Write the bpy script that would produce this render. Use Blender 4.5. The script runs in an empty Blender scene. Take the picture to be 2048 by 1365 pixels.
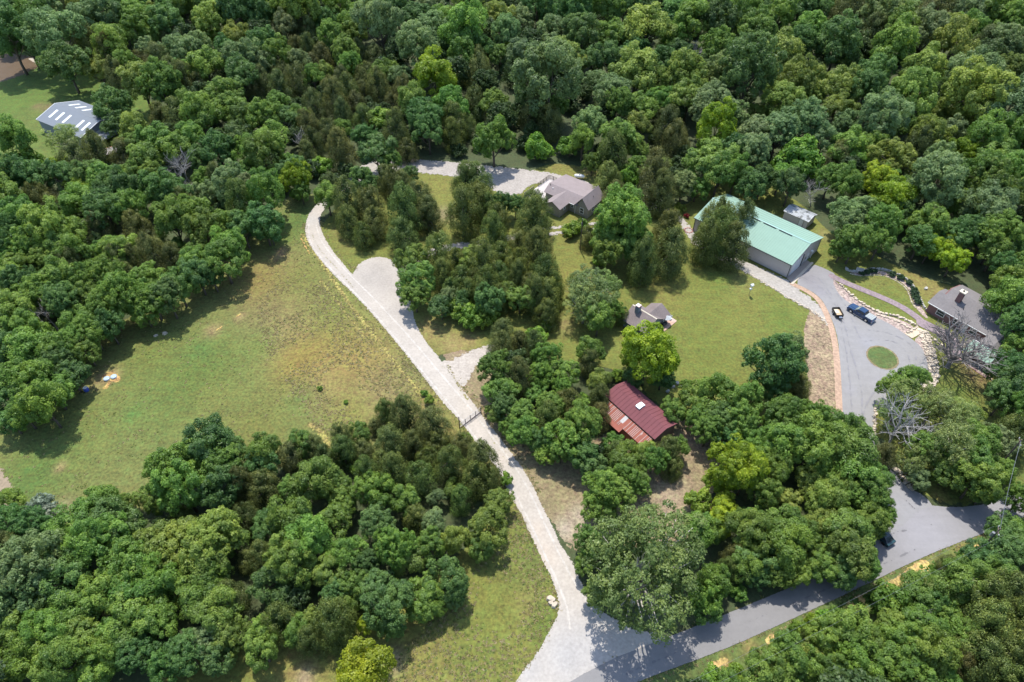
import bpy, math, random
import numpy as np
from mathutils import Vector, Matrix
R = math.radians
scene = bpy.context.scene
C = scene.collection
# ------------------------------------------------------------------ camera, sky, sun
CAM_H = 100.0; FPX = 1365.0; PITCH = R(45)
cam = bpy.data.cameras.new('camera'); camo = bpy.data.objects.new('camera', cam); C.objects.link(camo)
camo.location = (0, 0, CAM_H); camo.rotation_euler = (R(45), 0, 0)
cam.sensor_width = 36.0; cam.lens = FPX/2048*36.0
cam.clip_start = 1.0; cam.clip_end = 5000
scene.camera = camo
SUN_EL = R(67); SUN_DIR = Vector((0.22, -1.0, 0)).normalized()      # the way the light travels over the ground
w = bpy.data.worlds.new('World'); scene.world = w; w.use_nodes = True
nt = w.node_tree; bg = nt.nodes['Background']
sky = nt.nodes.new('ShaderNodeTexSky'); sky.sky_type = 'NISHITA'; sky.sun_disc = False
sky.sun_elevation = SUN_EL; sky.sun_rotation = math.atan2(-SUN_DIR.x, -SUN_DIR.y)
nt.links.new(sky.outputs[0], bg.inputs[0]); bg.inputs[1].default_value = 0.15
sun = bpy.data.lights.new('sun', 'SUN'); suno = bpy.data.objects.new('sun', sun); C.objects.link(suno)
sun.energy = 3.0; sun.angle = R(0.5); sun.color = (1.0, 0.955, 0.88)
ld = Vector((SUN_DIR.x*math.cos(SUN_EL), SUN_DIR.y*math.cos(SUN_EL), -math.sin(SUN_EL)))
suno.rotation_euler = ld.to_track_quat('-Z', 'Y').to_euler(); suno.location = (0, 150, 200)
scene.view_settings.view_transform = 'Standard'; scene.view_settings.look = 'None'
scene.view_settings.exposure = 1.0; scene.view_settings.gamma = 1.0
scene.cycles.transparent_max_bounces = 32
rng = np.random.default_rng(7); random.seed(7)

# ------------------------------------------------------------------ helpers
def at(x, y, z=0.0):
    """point at height z seen at photo pixel (x, y)"""
    t = PITCH
    dy = FPX*math.cos(t)+(682.5-y)*math.sin(t); dz = -FPX*math.sin(t)+(682.5-y)*math.cos(t)
    k = (z-CAM_H)/dz
    return Vector(((x-1024)*k, dy*k, z))
def tag(o, label=None, cat=None, group=None, kind=None):
    if label: o['label'] = label
    if cat: o['category'] = cat
    if group: o['group'] = group
    if kind: o['kind'] = kind
    return o
def empty(name, loc, rz=0.0, label=None, cat=None, group=None):
    o = bpy.data.objects.new(name, None); C.objects.link(o); o.location = loc; o.rotation_euler = (0, 0, rz)
    o.empty_display_size = 0.3
    return tag(o, label, cat, group)
class MB:
    def __init__(s): s.v = []; s.f = []
    def add(s, vs, fs):
        n = len(s.v); s.v += [tuple(p) for p in vs]; s.f += [tuple(i+n for i in f) for f in fs]; return s
    def box(s, x0, x1, y0, y1, z0, z1):
        vs = [(x, y, z) for z in (z0, z1) for y in (y0, y1) for x in (x0, x1)]
        return s.add(vs, [(0,2,3,1),(4,5,7,6),(0,1,5,4),(2,6,7,3),(0,4,6,2),(1,3,7,5)])
    def prism(s, poly, z0, z1):
        n = len(poly); vs = [(p[0], p[1], z0) for p in poly]+[(p[0], p[1], z1) for p in poly]
        return s.add(vs, [tuple(range(n))[::-1], tuple(range(n, 2*n))]+[(i, (i+1) % n, n+(i+1) % n, n+i) for i in range(n)])
    def extr(s, pts, axis, a0, a1):
        """closed 2D outline pts=(p,q) extruded along axis 'x' or 'y'"""
        f = (lambda p, a: (a, p[0], p[1])) if axis == 'x' else (lambda p, a: (p[0], a, p[1]))
        n = len(pts); vs = [f(p, a0) for p in pts]+[f(p, a1) for p in pts]
        return s.add(vs, [tuple(range(n)), tuple(range(2*n-1, n-1, -1))]+[(i, n+i, n+(i+1) % n, (i+1) % n) for i in range(n)])
    def slab(s, p, th):
        p = [Vector(q) for q in p]; nrm = (p[1]-p[0]).cross(p[2]-p[0]).normalized()
        if nrm.z < 0: nrm = -nrm
        lo = [q-nrm*th for q in p]; n = len(p)
        return s.add(p+lo, [tuple(range(n)), tuple(range(2*n-1, n-1, -1))]+[(i, n+i, n+(i+1) % n, (i+1) % n) for i in range(n)])
    def tube(s, pts, rad, n=6, cap=True):
        pts = [Vector(p) for p in pts]; rads = rad if isinstance(rad, (list, tuple)) else [rad]*len(pts)
        base = len(s.v); 
        for i, p in enumerate(pts):
            d = (pts[min(i+1, len(pts)-1)]-pts[max(i-1, 0)]).normalized()
            a = d.cross(Vector((0, 0, 1)) if abs(d.z) < .9 else Vector((1, 0, 0))).normalized(); b = d.cross(a)
            for k in range(n):
                an = 2*math.pi*k/n; s.v.append(tuple(p+(a*math.cos(an)+b*math.sin(an))*rads[i]))
        for i in range(len(pts)-1):
            for k in range(n):
                s.f.append((base+i*n+k, base+i*n+(k+1) % n, base+(i+1)*n+(k+1) % n, base+(i+1)*n+k))
        if cap:
            s.f.append(tuple(base+k for k in range(n))[::-1]); s.f.append(tuple(base+(len(pts)-1)*n+k for k in range(n)))
        return s
    def rock(s, c, r, sq=.7):
        """a small irregular block"""
        c = Vector(c); a = random.random()*3.14
        vs = []
        for z in (-1, 1):
            for k in range(6):
                an = a+k*math.pi/3; q = random.uniform(.7, 1.1)*(1 if z < 0 else .78)
                vs.append((c.x+r[0]*q*math.cos(an), c.y+r[1]*q*math.sin(an), c.z+z*r[2]*random.uniform(.75, 1)))
        return s.add(vs, [(5,4,3,2,1,0), (6,7,8,9,10,11)]+[(k, (k+1) % 6, 6+(k+1) % 6, 6+k) for k in range(6)])
    def build(s, name, m, parent=None, smooth=False, bevel=0):
        me = bpy.data.meshes.new(name); me.from_pydata(s.v, [], s.f); me.validate(); 
        import bmesh
        bm = bmesh.new(); bm.from_mesh(me); bmesh.ops.recalc_face_normals(bm, faces=bm.faces)
        if bevel: bmesh.ops.bevel(bm, geom=[e for e in bm.edges], offset=bevel, segments=2, affect='EDGES', clamp_overlap=True)
        bm.to_mesh(me); bm.free()
        if smooth: me.polygons.foreach_set('use_smooth', [True]*len(me.polygons))
        me.materials.append(m)
        o = bpy.data.objects.new(name, me); C.objects.link(o)
        if parent: o.parent = parent
        return o

# ------------------------------------------------------------------ materials
def new_mat(name):
    m = bpy.data.materials.new(name); m.use_nodes = True; n = m.node_tree
    return m, n, n.nodes['Principled BSDF']
def mth(n, op, a, b=None):
    k = n.nodes.new('ShaderNodeMath'); k.operation = op
    for i, q in enumerate((a, b)):
        if q is None: continue
        if isinstance(q, (int, float)): k.inputs[i].default_value = q
        else: n.links.new(q, k.inputs[i])
    return k.outputs[0]
def noise(n, vec, scale, detail=3, rough=.6):
    k = n.nodes.new('ShaderNodeTexNoise'); k.inputs['Scale'].default_value = scale
    k.inputs['Detail'].default_value = detail; k.inputs['Roughness'].default_value = rough
    n.links.new(vec, k.inputs['Vector']); return k.outputs['Fac']
def mulcol(n, col, fac):
    k = n.nodes.new('ShaderNodeVectorMath'); k.operation = 'SCALE'
    n.links.new(col, k.inputs[0]); n.links.new(fac, k.inputs['Scale']); return k.outputs[0]
def mat(name, col, rough=.7, var=.15, scale=3.0, metal=0.0, stretch=(1, 1, 1), col2=None, thr=.55, bump=0.0, spec=None):
    m, n, b = new_mat(name)
    tc = n.nodes.new('ShaderNodeTexCoord'); mp = n.nodes.new('ShaderNodeMapping'); mp.inputs['Scale'].default_value = stretch
    n.links.new(tc.outputs['Object'], mp.inputs[0]); v = mp.outputs[0]
    rgb = n.nodes.new('ShaderNodeRGB'); rgb.outputs[0].default_value = (*col, 1); c = rgb.outputs[0]
    if col2:
        mx = n.nodes.new('ShaderNodeMix'); mx.data_type = 'RGBA'
        k = noise(n, v, scale*.6, 4); k = mth(n, 'MULTIPLY', mth(n, 'SUBTRACT', k, thr), 9.0)
        cl = n.nodes.new('ShaderNodeClamp'); n.links.new(k, cl.inputs[0])
        n.links.new(cl.outputs[0], mx.inputs[0]); n.links.new(c, mx.inputs[6]); mx.inputs[7].default_value = (*col2, 1); c = mx.outputs[2]
    if var:
        k1 = noise(n, v, scale, 4); k2 = noise(n, v, scale*.13, 2)
        f = mth(n, 'ADD', mth(n, 'MULTIPLY', k1, var*2.4), mth(n, 'MULTIPLY', k2, var*1.6))
        f = mth(n, 'ADD', f, 1-var*2.0); c = mulcol(n, c, f)
        if bump:
            bp = n.nodes.new('ShaderNodeBump'); bp.inputs['Strength'].default_value = bump; bp.inputs['Distance'].default_value = .05
            n.links.new(k1, bp.inputs['Height']); n.links.new(bp.outputs[0], b.inputs['Normal'])
    n.links.new(c, b.inputs['Base Color']); b.inputs['Roughness'].default_value = rough; b.inputs['Metallic'].default_value = metal
    if spec is not None: b.inputs['Specular IOR Level'].default_value = spec
    return m
def leaf_mat(name, transl=.3):
    """leaf colour comes from each tree's own object colour; a per-clump attribute varies it"""
    m, n, b = new_mat(name); n.nodes.remove(b); out = n.nodes['Material Output']
    oi = n.nodes.new('ShaderNodeObjectInfo'); at_ = n.nodes.new('ShaderNodeAttribute'); at_.attribute_name = 'tone'
    c = mulcol(n, oi.outputs['Color'], at_.outputs['Fac'])
    hs = n.nodes.new('ShaderNodeHueSaturation'); n.links.new(c, hs.inputs['Color'])
    n.links.new(mth(n, 'ADD', mth(n, 'MULTIPLY', at_.outputs['Fac'], -.045), .545), hs.inputs['Hue'])
    d = n.nodes.new('ShaderNodeBsdfDiffuse'); t = n.nodes.new('ShaderNodeBsdfTranslucent'); g = n.nodes.new('ShaderNodeBsdfGlossy')
    g.inputs['Roughness'].default_value = .5; g.inputs['Color'].default_value = (.9, .95, 1, 1)
    for q in (d, t): n.links.new(hs.outputs[0], q.inputs['Color'])
    m1 = n.nodes.new('ShaderNodeMixShader'); m1.inputs[0].default_value = transl
    m2 = n.nodes.new('ShaderNodeMixShader'); m2.inputs[0].default_value = .02
    n.links.new(d.outputs[0], m1.inputs[1]); n.links.new(t.outputs[0], m1.inputs[2])
    n.links.new(m1.outputs[0], m2.inputs[1]); n.links.new(g.outputs[0], m2.inputs[2]); n.links.new(m2.outputs[0], out.inputs[0])
    return m
def ground_mat(name, amp=0.0, rgh=.7, fine=.35, big=.25, rough=.95, streak=0.0, ang=0.0, nsc=1.0, bump=.4, edgescale=.5, fs=1.9):
    """base colour from the sheet's painted colour attribute, broken up by noise; edge ragged by the 'sd' attribute"""
    m, n, b = new_mat(name); out = n.nodes['Material Output']
    geo = n.nodes.new('ShaderNodeNewGeometry'); v = geo.outputs['Position']
    ca = n.nodes.new('ShaderNodeAttribute'); ca.attribute_name = 'col'
    k1 = noise(n, v, fs*nsc, 4, rgh); k2 = noise(n, v, .4*nsc, 4, .65); k3 = noise(n, v, .09*nsc, 2)
    f = mth(n, 'ADD', mth(n, 'MULTIPLY', mth(n, 'SUBTRACT', k1, .5), fine*11), 1.0)
    f = mth(n, 'ADD', f, mth(n, 'MULTIPLY', mth(n, 'SUBTRACT', k2, .5), big*7))
    f = mth(n, 'ADD', f, mth(n, 'MULTIPLY', mth(n, 'SUBTRACT', k3, .5), big*1.6))
    if streak:
        mp = n.nodes.new('ShaderNodeMapping'); mp.inputs['Rotation'].default_value = (0, 0, ang); mp.inputs['Scale'].default_value = (.05, 1.0, 1)
        n.links.new(v, mp.inputs[0]); k4 = noise(n, mp.outputs[0], 1.1, 3, .6)
        f = mth(n, 'ADD', f, mth(n, 'MULTIPLY', mth(n, 'SUBTRACT', k4, .5), streak*4))
    cl = n.nodes.new('ShaderNodeClamp'); cl.inputs['Min'].default_value = .35; cl.inputs['Max'].default_value = 1.8; n.links.new(f, cl.inputs[0])
    col = mulcol(n, ca.outputs['Color'], cl.outputs[0])
    if big > .05 and fine > .1:      # drier and greener blades
        hs = n.nodes.new('ShaderNodeHueSaturation'); n.links.new(col, hs.inputs['Color'])
        n.links.new(mth(n, 'ADD', mth(n, 'MULTIPLY', mth(n, 'SUBTRACT', noise(n, v, .8, 4, .75), .5), .17), .5), hs.inputs['Hue']); col = hs.outputs[0]
    n.links.new(col, b.inputs['Base Color']); b.inputs['Roughness'].default_value = rough
    if bump:
        bp = n.nodes.new('ShaderNodeBump'); bp.inputs['Strength'].default_value = bump; bp.inputs['Distance'].default_value = .12
        n.links.new(k1, bp.inputs['Height']); n.links.new(bp.outputs[0], b.inputs['Normal'])
    sd = n.nodes.new('ShaderNodeAttribute'); sd.attribute_name = 'sd'
    e1 = noise(n, v, edgescale, 4, .65)
    e = mth(n, 'ADD', sd.outputs['Fac'], mth(n, 'MULTIPLY', mth(n, 'SUBTRACT', e1, .5), amp*4))
    e = mth(n, 'GREATER_THAN', e, 0.0)
    tr = n.nodes.new('ShaderNodeBsdfTransparent'); mx = n.nodes.new('ShaderNodeMixShader')
    n.links.new(e, mx.inputs[0]); n.links.new(tr.outputs[0], mx.inputs[1]); n.links.new(b.outputs[0], mx.inputs[2]); n.links.new(mx.outputs[0], out.inputs[0])
    return m

# ------------------------------------------------------------------ ground sheets
def sd_poly(P, poly):
    d = np.full(len(P), 1e9); inside = np.zeros(len(P), bool); n = len(poly)
    for i in range(n):
        a = poly[i]; b = poly[(i+1) % n]; e = b-a; w_ = P-a
        t = np.clip((w_@e)/max(e@e, 1e-9), 0, 1); q = w_-t[:, None]*e; d = np.minimum(d, (q*q).sum(1))
        c = ((a[1] <= P[:, 1]) != (b[1] <= P[:, 1]))
        if abs(e[1]) > 1e-9: inside ^= c & (P[:, 0] < a[0]+(P[:, 1]-a[1])*e[0]/e[1])
    d = np.sqrt(d); return np.where(inside, d, -d)
def sd_line(P, line, hw):
    d = np.full(len(P), 1e9)
    for i in range(len(line)-1):
        a = line[i]; b = line[i+1]; e = b-a; w_ = P-a
        t = np.clip((w_@e)/max(e@e, 1e-9), 0, 1); q = w_-t[:, None]*e; d = np.minimum(d, np.sqrt((q*q).sum(1)))
    return hw-d
def W(pts, z=0): return np.array([at(x, y, z)[:2] for x, y in pts])
def smooth_line(pts, it=2):
    for _ in range(it):
        q = [pts[0]]
        for a, b in zip(pts[:-1], pts[1:]): q += [a*.75+b*.25, a*.25+b*.75]
        q.append(pts[-1]); pts = np.array(q)
    return pts
def smooth_poly(p, it=2):
    for _ in range(it):
        n = np.roll(p, -1, 0); p = np.stack([p*.75+n*.25, p*.25+n*.75], 1).reshape(-1, 2)
    return p
SHEETS = []
def sheet(name, z, step, m, col, polys=(), lines=(), blobs=(), holes=(), margin=1.0, kind='structure', sm=2, label=None, cat=None, relief=0.0):
    z = z*2+len(SHEETS)*.0007; SHEETS.append(name)
    PP = [smooth_poly(W(p), sm) if sm else W(p) for p in polys]; LL = [(smooth_line(W(l)), hw) for l, hw in lines]; HH = [smooth_poly(W(p), sm) for p in holes]
    allp = np.concatenate(PP+[l for l, _ in LL]); ex = margin+max([hw for _, hw in LL]+[0])
    x0, y0 = allp.min(0)-ex; x1, y1 = allp.max(0)+ex
    nx = int((x1-x0)/step)+2; ny = int((y1-y0)/step)+2
    X, Y = np.meshgrid(x0+np.arange(nx)*step, y0+np.arange(ny)*step); P = np.stack([X.ravel(), Y.ravel()], 1)
    sd = np.full(len(P), -1e9)
    for p in PP: sd = np.maximum(sd, sd_poly(P, p))
    for l, hw in LL: sd = np.maximum(sd, sd_line(P, l, hw))
    for p in HH: sd = np.minimum(sd, -sd_poly(P, p))
    colr = np.tile(np.array(col, float), (len(P), 1))
    for bx, by, br, bc, st in blobs:
        c = np.array(at(bx, by)[:2]); dep = math.hypot(c[1], CAM_H); rw = br*dep/FPX
        g = np.exp(-((P-c)**2*np.array([1, .55])).sum(1)/(rw*rw))*st
        colr = colr*(1-g[:, None])+np.array(bc)*g[:, None]
    G = (sd > -margin).reshape(ny, nx)
    keep = G[:-1, :-1] | G[1:, :-1] | G[:-1, 1:] | G[1:, 1:]
    jj, ii = np.nonzero(keep); a = jj*nx+ii; F = np.stack([a, a+1, a+nx+1, a+nx], 1)
    used, inv = np.unique(F, return_inverse=True); F = inv.reshape(F.shape)
    V = np.zeros((len(used), 3)); V[:, :2] = P[used]; V[:, 2] = z
    if relief: V[:, 2] += relief*(np.sin(V[:, 0]*1.3+np.sin(V[:, 1]*.9)*2)*.5+.5)*np.clip(sd[used], 0, 1)
    me = mesh_np(name, V, F)
    A = me.attributes.new('sd', 'FLOAT', 'POINT'); A.data.foreach_set('value', sd[used].astype(np.float32))
    B = me.attributes.new('col', 'FLOAT_COLOR', 'POINT'); cc = np.ones((len(used), 4), np.float32); cc[:, :3] = colr[used]; B.data.foreach_set('color', cc.ravel())
    me.materials.append(m); o = bpy.data.objects.new(name, me); C.objects.link(o)
    if kind: o['kind'] = kind
    if label: tag(o, label, cat)
    return o
def mesh_np(name, V, F):
    me = bpy.data.meshes.new(name); k = F.shape[1]
    me.vertices.add(len(V)); me.vertices.foreach_set('co', V.astype(np.float32).ravel())
    me.loops.add(F.size); me.loops.foreach_set('vertex_index', F.astype(np.int32).ravel())
    me.polygons.add(len(F)); me.polygons.foreach_set('loop_start', np.arange(0, F.size, k, dtype=np.int32))
    try: me.polygons.foreach_set('loop_total', np.full(len(F), k, dtype=np.int32))
    except Exception: pass
    me.update(calc_edges=True); return me

GR = (.094, .118, .026); TAN = (.185, .142, .056); SOIL = (.27, .17, .09); STRAW = (.25, .20, .115)
BRN = (.145, .108, .045); LUSH = (.066, .112, .018); PINK = (.28, .21, .15)
m_grass = ground_mat('grass', amp=.9, fine=.21, big=.14, streak=.09, ang=R(35))
m_lawn = ground_mat('lawn_grass', amp=.5, fine=.17, big=.13, streak=.10, ang=R(80))
m_gravel = ground_mat('gravel', amp=.25, rgh=.55, fine=.05, big=.045, bump=.12, edgescale=2.5, fs=2.2)
m_gravel2 = ground_mat('thin_gravel', amp=.8, rgh=.6, fine=.09, big=.07, bump=.15, edgescale=1.0)
m_weed = ground_mat('weeds', amp=.75, fine=.4, big=.3, edgescale=1.6)
m_asph = ground_mat('asphalt', amp=.04, fine=.02, big=.045, rough=.85, bump=.15, streak=.03, ang=R(-50), edgescale=2)
m_road = ground_mat('road_asphalt', amp=.07, fine=.02, big=.03, rough=.85, bump=.15, streak=.04, ang=R(-22), edgescale=2)
m_brick = ground_mat('brick_paving', amp=.03, fine=.13, big=.05, bump=.4)
m_floor = ground_mat('forest_floor', amp=0, fine=.16, big=.12)
m_mud = ground_mat('soil', amp=.3, fine=.3, big=.2, edgescale=1.2)

# forest floor: one sheet out to the horizon
g = MB(); g.add([(-2500, -600, 0), (2500, -600, 0), (2500, 4000, 0), (-2500, 4000, 0)], [(0, 1, 2, 3)])
go = g.build('ground', m_floor)
for nm, ty, val in (('sd', 'FLOAT', None), ('col', 'FLOAT_COLOR', None)):
    A = go.data.attributes.new(nm, ty, 'POINT')
    if ty == 'FLOAT': A.data.foreach_set('value', [5.0]*4)
    else: A.data.foreach_set('color', [.05, .066, .024, 1]*4)
go['kind'] = 'structure'

meadow = [(-260,830),(-40,850),(110,820),(150,740),(240,640),(380,570),(470,510),(530,440),(580,385),(640,390),(625,420),(618,450),(622,490),(690,560),(800,680),(880,770),(930,850),(985,905),(1020,990),(940,960),(850,900),(700,930),(640,950),(520,930),(400,930),(330,1000),(220,1060),(-60,1040),(-260,1030)]
sheet('meadow', .012, .7, m_grass, (.128,.134,.036), [meadow], blobs=[
    (120,880,110,(0.101,0.124,0.022),.8),(330,800,130,GR,.9),(420,740,110,(0.077,0.115,0.017),.8),(60,960,70,(0.069,0.115,0.020),.9),(560,770,90,GR,.8),(600,850,70,GR,.7),(500,870,80,(0.116,0.115,0.022),.7),
    (300,700,60,(0.093,0.115,0.017),.6),(570,660,60,TAN,.8),(540,600,60,BRN,.6),(640,690,70,(0.194,0.147,0.035),.9),(600,640,60,TAN,.7),(660,760,60,TAN,.6),(560,540,45,TAN,.6),(640,600,45,BRN,.5),(740,760,50,BRN,.5),(720,720,70,(0.209,0.154,0.039),.8),(600,720,55,(0.170,0.124,0.026),.7),(760,790,60,TAN,.7),(430,800,50,(0.131,0.132,0.030),.5),
    (520,560,50,(0.163,0.115,0.030),.7),(600,560,60,(0.124,0.132,0.022),.6),(660,620,60,(0.116,0.139,0.022),.7),(600,440,45,LUSH,.9),(560,480,30,(0.086,0.132,0.017),.6),(200,760,22,SOIL,.5),(225,752,12,SOIL,.8),(700,830,50,(0.147,0.147,0.026),.6),
    (425,662,16,SOIL,.55),(480,635,10,SOIL,.5),(560,510,12,SOIL,.7),(565,500,9,SOIL,.7),(640,775,9,(0.310,0.232,0.087),.3),(120,935,10,SOIL,.6),(115,1030,22,PINK,.6),(860,800,40,(0.185,0.154,0.039),.7),(900,860,30,(0.194,0.154,0.039),.6),(520,690,40,(0.093,0.132,0.022),.7),(600,800,30,(0.101,0.154,0.030),.5),(265,830,18,(0.069,0.147,0.026),.6),(400,700,25,(0.069,0.139,0.026),.5)])
sheet('worn_track', .02, .35, m_weed, (0.232,0.194,0.057), lines=[([(605,470),(640,520),(700,610),(760,690),(830,775),(890,850)], .35), ([(640,560),(690,625),(740,690)], .2),([(620,850),(650,870),(660,905)], .5)])
sheet('bare_soil', .024, .3, m_mud, (0.387,0.254,0.087), polys=[[(203,752),(216,744),(232,746),(244,758),(236,766),(222,763),(208,763)],[(205,780),(214,766),(222,764),(214,780)]], lines=[([(603,478),(612,495),(619,508)], .15),([(552,512),(562,498)], .25),([(432,662),(444,654)], .15),([(472,634),(480,629)], .15)])
sheet('dirt_track', .026, .4, m_gravel2, (.24,.19,.13), lines=[([(-40,920),(0,960),(16,992),(18,1010)], 1.0)])
sheet('bottom_grass', .012, .6, m_grass, (0.128,0.135,0.026), [[(1000,960),(1040,1000),(1075,1080),(1105,1160),(1125,1210),(1115,1280),(1080,1330),(1040,1420),(250,1460),(330,1320),(600,1270),(820,1180),(930,1100),(960,1030)]],
    blobs=[(1060,1120,50,GR,.8),(1000,1250,70,(0.131,0.139,0.026),.6),(850,1310,60,(0.170,0.147,0.039),.7),(600,1345,50,(0.194,0.154,0.048),.7),(1060,1210,25,(0.170,0.147,0.044),.6),(950,1290,50,(0.108,0.132,0.022),.6),(787,1325,18,PINK,.6),(610,1355,16,PINK,.6),(1090,1250,30,(0.077,0.124,0.017),.6)])
sheet('straw_verge', .012, .6, m_grass, (.20,.158,.085), [[(870,690),(985,685),(1000,840),(1120,900),(1240,860),(1330,850),(1420,830),(1450,900),(1430,960),(1420,1060),(1330,1090),(1200,1100),(1160,1110),(1110,1060),(1040,960),(980,870),(925,790)]],
    blobs=[(1110,1000,40,(.17,.145,.07),.6),(1340,990,45,(.25,.195,.13),.8),(1390,880,30,(.26,.19,.13),.8),(1130,1060,20,(.33,.28,.22),.7),(1160,1030,20,(.33,.28,.22),.6),(1060,900,30,(.20,.165,.08),.6),(900,690,30,(.25,.18,.12),.7)])
sheet('pasture', .012, .9, m_lawn, (0.077,0.119,0.015), [[(-260,60),(30,80),(110,90),(190,130),(280,180),(330,230),(300,300),(240,310),(150,320),(110,360),(60,360),(-60,370),(-300,380)]],
    blobs=[(90,190,90,(0.077,0.124,0.017),.6),(60,250,60,(0.101,0.115,0.022),.5),(40,330,50,(0.116,0.132,0.026),.6),(95,215,14,BRN,.8),(75,213,10,BRN,.8),(230,160,35,(0.062,0.101,0.013),.6)])
sheet('garden_lawn', .012, .6, m_lawn, (0.120,0.132,0.024), [[(640,455),(690,395),(760,350),(840,330),(1000,345),(1060,345),(1100,325),(1180,335),(1240,360),(1290,400),(1370,420),(1400,380),(1450,330),(1600,400),(1660,470),(1720,490),(1800,540),(1960,590),(2060,640),(2080,760),(2060,900),(1900,920),(1840,960),(1790,930),(1760,860),(1640,850),(1560,850),(1430,850),(1330,830),(1250,740),(1120,720),(960,700),(880,705),(862,740),(800,680),(700,570),(640,510),(622,470),(628,440)]],
    blobs=[(1160,470,50,(0.147,0.139,0.028),.7),(1140,560,40,(0.155,0.139,0.028),.8),(880,370,45,(0.155,0.147,0.030),.8),(890,430,20,PINK,.5),(880,470,35,(0.131,0.132,0.026),.6),(1420,600,70,(0.116,0.132,0.022),.6),(1400,700,70,(0.108,0.128,0.020),.8),(1560,640,45,(0.086,0.124,0.017),.8),(1500,620,40,(0.140,0.139,0.026),.6),(1480,560,35,(0.155,0.147,0.039),.6),(1440,560,25,(0.086,0.132,0.017),.6),(1330,590,40,(0.155,0.139,0.030),.7),
    (1120,330,40,(0.170,0.147,0.035),.7),(1130,420,30,(0.140,0.139,0.026),.7),(1180,345,20,(0.217,0.170,0.061),.6),(1640,500,25,(0.124,0.132,0.026),.7),(1650,470,14,(0.232,0.194,0.074),.7),(1680,520,25,(0.116,0.132,0.022),.6),(1790,590,40,(0.108,0.132,0.022),.6),(1840,560,40,(0.185,0.154,0.044),.9),(1880,590,22,(0.194,0.154,0.052),.8),(1750,560,20,(0.155,0.147,0.035),.6),(1770,620,30,(0.101,0.132,0.022),.7),
    (1900,800,45,(0.077,0.124,0.013),.9),(1940,740,30,(0.155,0.124,0.044),.8),(1960,760,25,(0.155,0.108,0.044),.7),(1880,760,22,(0.101,0.115,0.022),.7),(700,480,25,(0.155,0.139,0.035),.7),(680,460,15,(0.194,0.154,0.052),.6),(860,660,30,(0.232,0.170,0.065),.7),(905,690,30,(0.232,0.170,0.070),.7),(940,680,20,(0.232,0.170,0.065),.7),(1130,650,20,(0.194,0.154,0.061),.7)])
sheet('pond_water', .02, .8, mat('pond_water', (.105,.072,.042), rough=.5, var=.15, scale=.2, spec=.1), (0,0,0), [[(-260,120),(-20,108),(40,110),(70,118),(78,128),(60,143),(30,155),(-5,165),(-60,180),(-260,210)]], kind='structure', margin=.01)
sheet('pond_bank', .032, .4, m_gravel2, (.38,.32,.25), lines=[([(64,118),(72,123),(79,130)], .8)])
sheet('road_verge', .012, .6, m_grass, (.085,.115,.028), [[(1180,1440),(1290,1350),(1450,1290),(1540,1250),(1720,1165),(1840,1105),(1990,1045),(2120,960),(2160,1060),(2000,1150),(1850,1220),(1650,1300),(1480,1400)]],
    blobs=[(1780,1175,9,(0.310,0.201,0.065),.9),(1830,1150,12,(0.325,0.232,0.079),.9),(1740,1200,6,(0.310,0.209,0.070),.8),(1930,1105,22,(0.232,0.185,0.052),.7),(1545,1280,7,(0.325,0.209,0.079),.8),(1450,1330,10,(0.310,0.194,0.070),.8),(1500,1295,15,(0.232,0.170,0.061),.7),(1870,1130,15,(0.232,0.194,0.065),.6)])
sheet('eroded_bank', .022, .35, m_mud, (0.387,0.285,0.104), lines=[([(1705,1210),(1750,1190),(1800,1165),(1835,1138),(1850,1130)], .8),([(1430,1332),(1450,1325)], .6),([(1540,1282),(1555,1276)], .7),([(1925,1112),(1958,1100)], .8),([(1505,1352),(1540,1335)],.5)])
sheet('east_bank', .012, .6, m_grass, (0.101,0.124,0.022), [[(1790,940),(1830,900),(2060,880),(2120,940),(2020,985),(1960,1006),(1890,1010),(1840,985)]], blobs=[(1880,995,18,(0.232,0.185,0.052),.7),(1990,985,15,(0.271,0.209,0.079),.8),(1800,930,20,(0.232,0.132,0.044),.7)])

GV = (.375,.338,.292)
drive = [(648,388),(632,412),(619,426),(612,446),(610,466),(620,493),(645,526),(675,558),(722,603),(760,646),(789,681),(824,724),(862,774),(887,807),(912,834),(932,857),(960,897),(985,924),(1007,957),(1017,990),(1041,1023),(1054,1056),(1074,1096),(1089,1131),(1107,1163),(1116,1198),(1118,1221),(1110,1243),(1094,1273),(1074,1308),(1044,1346),(1005,1400),(1110,1400),(1204,1330),(1300,1292),(1335,1280),(1324,1268),(1274,1263),(1237,1243),(1199,1221),(1180,1193),(1160,1163),(1148,1131),(1134,1109),(1118,1086),(1104,1051),(1087,1020),(1072,985),(1050,945),(1025,910),(1001,877),(971,842),(951,812),(914,767),(884,724),(848,680),(828,641),(825,616),(812,576),(797,553),(790,531),(779,517),(749,514),(719,526),(708,545),(705,551),(689,531),(664,501),(646,471),(639,448),(641,430),(655,412),(672,395)]
sheet('gravel_drive', .034, .4, m_gravel, GV, [drive], sm=1, margin=.6, blobs=[(750,550,40,(.295,.268,.235),.9),(780,570,25,(.30,.27,.24),.6),(800,620,25,(.31,.285,.26),.6),(1130,1310,45,(.31,.305,.30),.7),(1180,1290,40,(.33,.32,.315),.6),(1060,1340,25,(.32,.31,.3),.6),(1090,1110,22,(.42,.35,.28),.6),(1075,1060,14,(.42,.35,.28),.5),(935,800,20,(.42,.37,.31),.5),(960,850,20,(.42,.37,.32),.5),(1000,920,14,(.42,.36,.3),.5),(625,440,14,(.36,.35,.33),.5)])
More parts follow.
